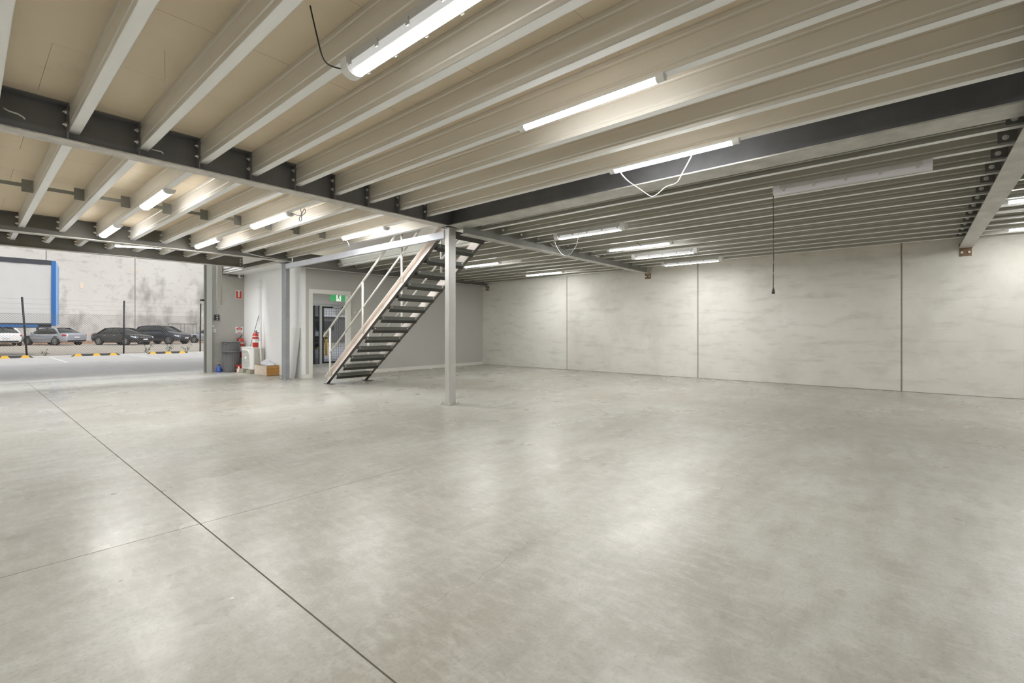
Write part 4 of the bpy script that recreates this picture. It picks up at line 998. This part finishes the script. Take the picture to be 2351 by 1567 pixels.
car('car', 'silver sedan seen from behind at an angle, red tail lamps, under the truck corner', place((5.62, 53.75), -1.36, a1), a1, M['carsilver'])
a2 = math.atan2(1, -.06)
car('car', 'white sedan seen from behind at the left edge', (2.0, 55.6), a2, M['carwhite'])
a3 = math.atan2(-.879, .477)
near = Vector((7.42, 51.85)); nrm = Vector((.879, .477))
axr = near + nrm * .82
car('car', 'black sedan facing the fence between the silver sedan and the dark SUV', place(axr, -1.36, a3), a3, M['carblack'])
a4 = math.atan2(-.83, .56)
near = Vector((11.9, 50.35)); nrm = Vector((.83, .56)); axf = near + nrm * .82
car('car', 'dark blue grey SUV with roof higher than the black sedan beside it', place(axf, 1.40, a4), a4, M['carnavy'], suv=True)
a5 = math.atan2(.80, -.60)
near = Vector((14.75, 53.6)); nrm = Vector((.80, .60)); axf = near + nrm * .82
car('car', 'pale silver car half hidden by the door guide', place(axf, 1.40, a5), a5, M['carice'])
# wire cage behind the SUV
cg = thing('wire_cage', 'open wire storage cage standing behind the dark SUV', 'cage', (14.4, 56, 0))
mb = MB()
for x in (13.35, 14.4, 15.45):
    for y in (55.6, 56.8): mb.tube([(x, y, -.02), (x, y, 1.86)], .025, M['wire'], 6)
for z in (.3, 1.86):
    for y in (55.6, 56.8): mb.tube([(13.35, y, z), (15.45, y, z)], .03, M['wire'], 6)
    for x in (13.35, 15.45): mb.tube([(x, 55.6, z), (x, 56.8, z)], .025, M['wire'], 6)
mb.build('frame', cg)
mb = MB()
for k in range(21): x = 13.4 + k * .1; mb.tube([(x, 55.6, .3), (x, 55.6, 1.86)], .006, M['wire'], 3)
for k in range(15): z = .4 + k * .1; mb.tube([(13.35, 55.6, z), (15.45, 55.6, z)], .006, M['wire'], 3)
mb.build('wire_mesh', cg)
# things seen through the entry door
vn = thing('van', 'white van with a wide windscreen seen through the glazed entry door', 'van', (16.2, 33, 0))
vx, vy = 15.6, 31.6
rings = []
for y, zb_, zt_, hw in ((0, .35, .95, .84), (.12, .3, 1.08, .9), (.75, .3, 1.18, .92), (1.45, .3, 2.05, .88), (2.0, .3, 2.18, .88), (5.0, .3, 2.18, .88)):
    rings.append([(vx - hw * .95, vy + y, zb_), (vx - hw, vy + y, zb_ + .3), (vx - hw * .98, vy + y, min(zt_ - .04, 1.1)), (vx - hw * .82, vy + y, zt_), (vx + hw * .82, vy + y, zt_), (vx + hw * .98, vy + y, min(zt_ - .04, 1.1)), (vx + hw, vy + y, zb_ + .3), (vx + hw * .95, vy + y, zb_)])
MB().loft(rings, M['carwhite'], False).build('body', vn)
MB().add([(vx - .80, vy + .74, 1.20), (vx + .80, vy + .74, 1.20), (vx + .68, vy + 1.42, 2.02), (vx - .68, vy + 1.42, 2.02)], [(0, 1, 2, 3)], mat('van_screen', (.09, .16, .155), .1, spec=.7)).build('windscreen', vn)
MB().box(vx - .55, vy - .02, .62, vx + .55, vy + .03, .80, M['blackp']).build('grille', vn)
MB().box(vx - .88, vy - .04, .35, vx + .88, vy + .06, .58, M['blackp']).build('bumper', vn)
for s in (-1, 1):
    MB().box(vx + s * .72 - .12, vy - .02, .66, vx + s * .72 + .12, vy + .06, .84, M['head']).build('head_lamp', vn)
    for yy in (.85, 3.9): MB().lathe([(0, -.1), (.33, -.1), (.33, .1), (0, .1)], (vx + s * .82, vy + yy, .33), M['tyre'], 20, 'x').build('wheel', vn)
bl = thing('bollard', 'yellow post seen through the glazed entry door', 'bollard', (11.35, 21.5, 0))
MB().tube([(11.35, 21.5, -.012), (11.35, 21.5, .95)], .06, M['yellow'], 12).build('post', bl)
MB().lathe([(.062, .80), (.062, .88)], (11.35, 21.5, 0), M['blackp'], 12).build('band', bl)
hb = thing('shed', 'low dark grey building behind the white van, seen through the entry door', 'building', (24, 48, 0))
B(20, 44, 0, 36, 50, 2.55, M['steelweb2']).build('wall', hb)
B(19.8, 43.8, 2.55, 36.2, 50.2, 2.7, M['sheet']).build('roof', hb)
for k in range(3): B(22 + k * 4, 43.97, 1.2, 24 + k * 4, 44.02, 2.1, M['carglass']).build('window', hb)
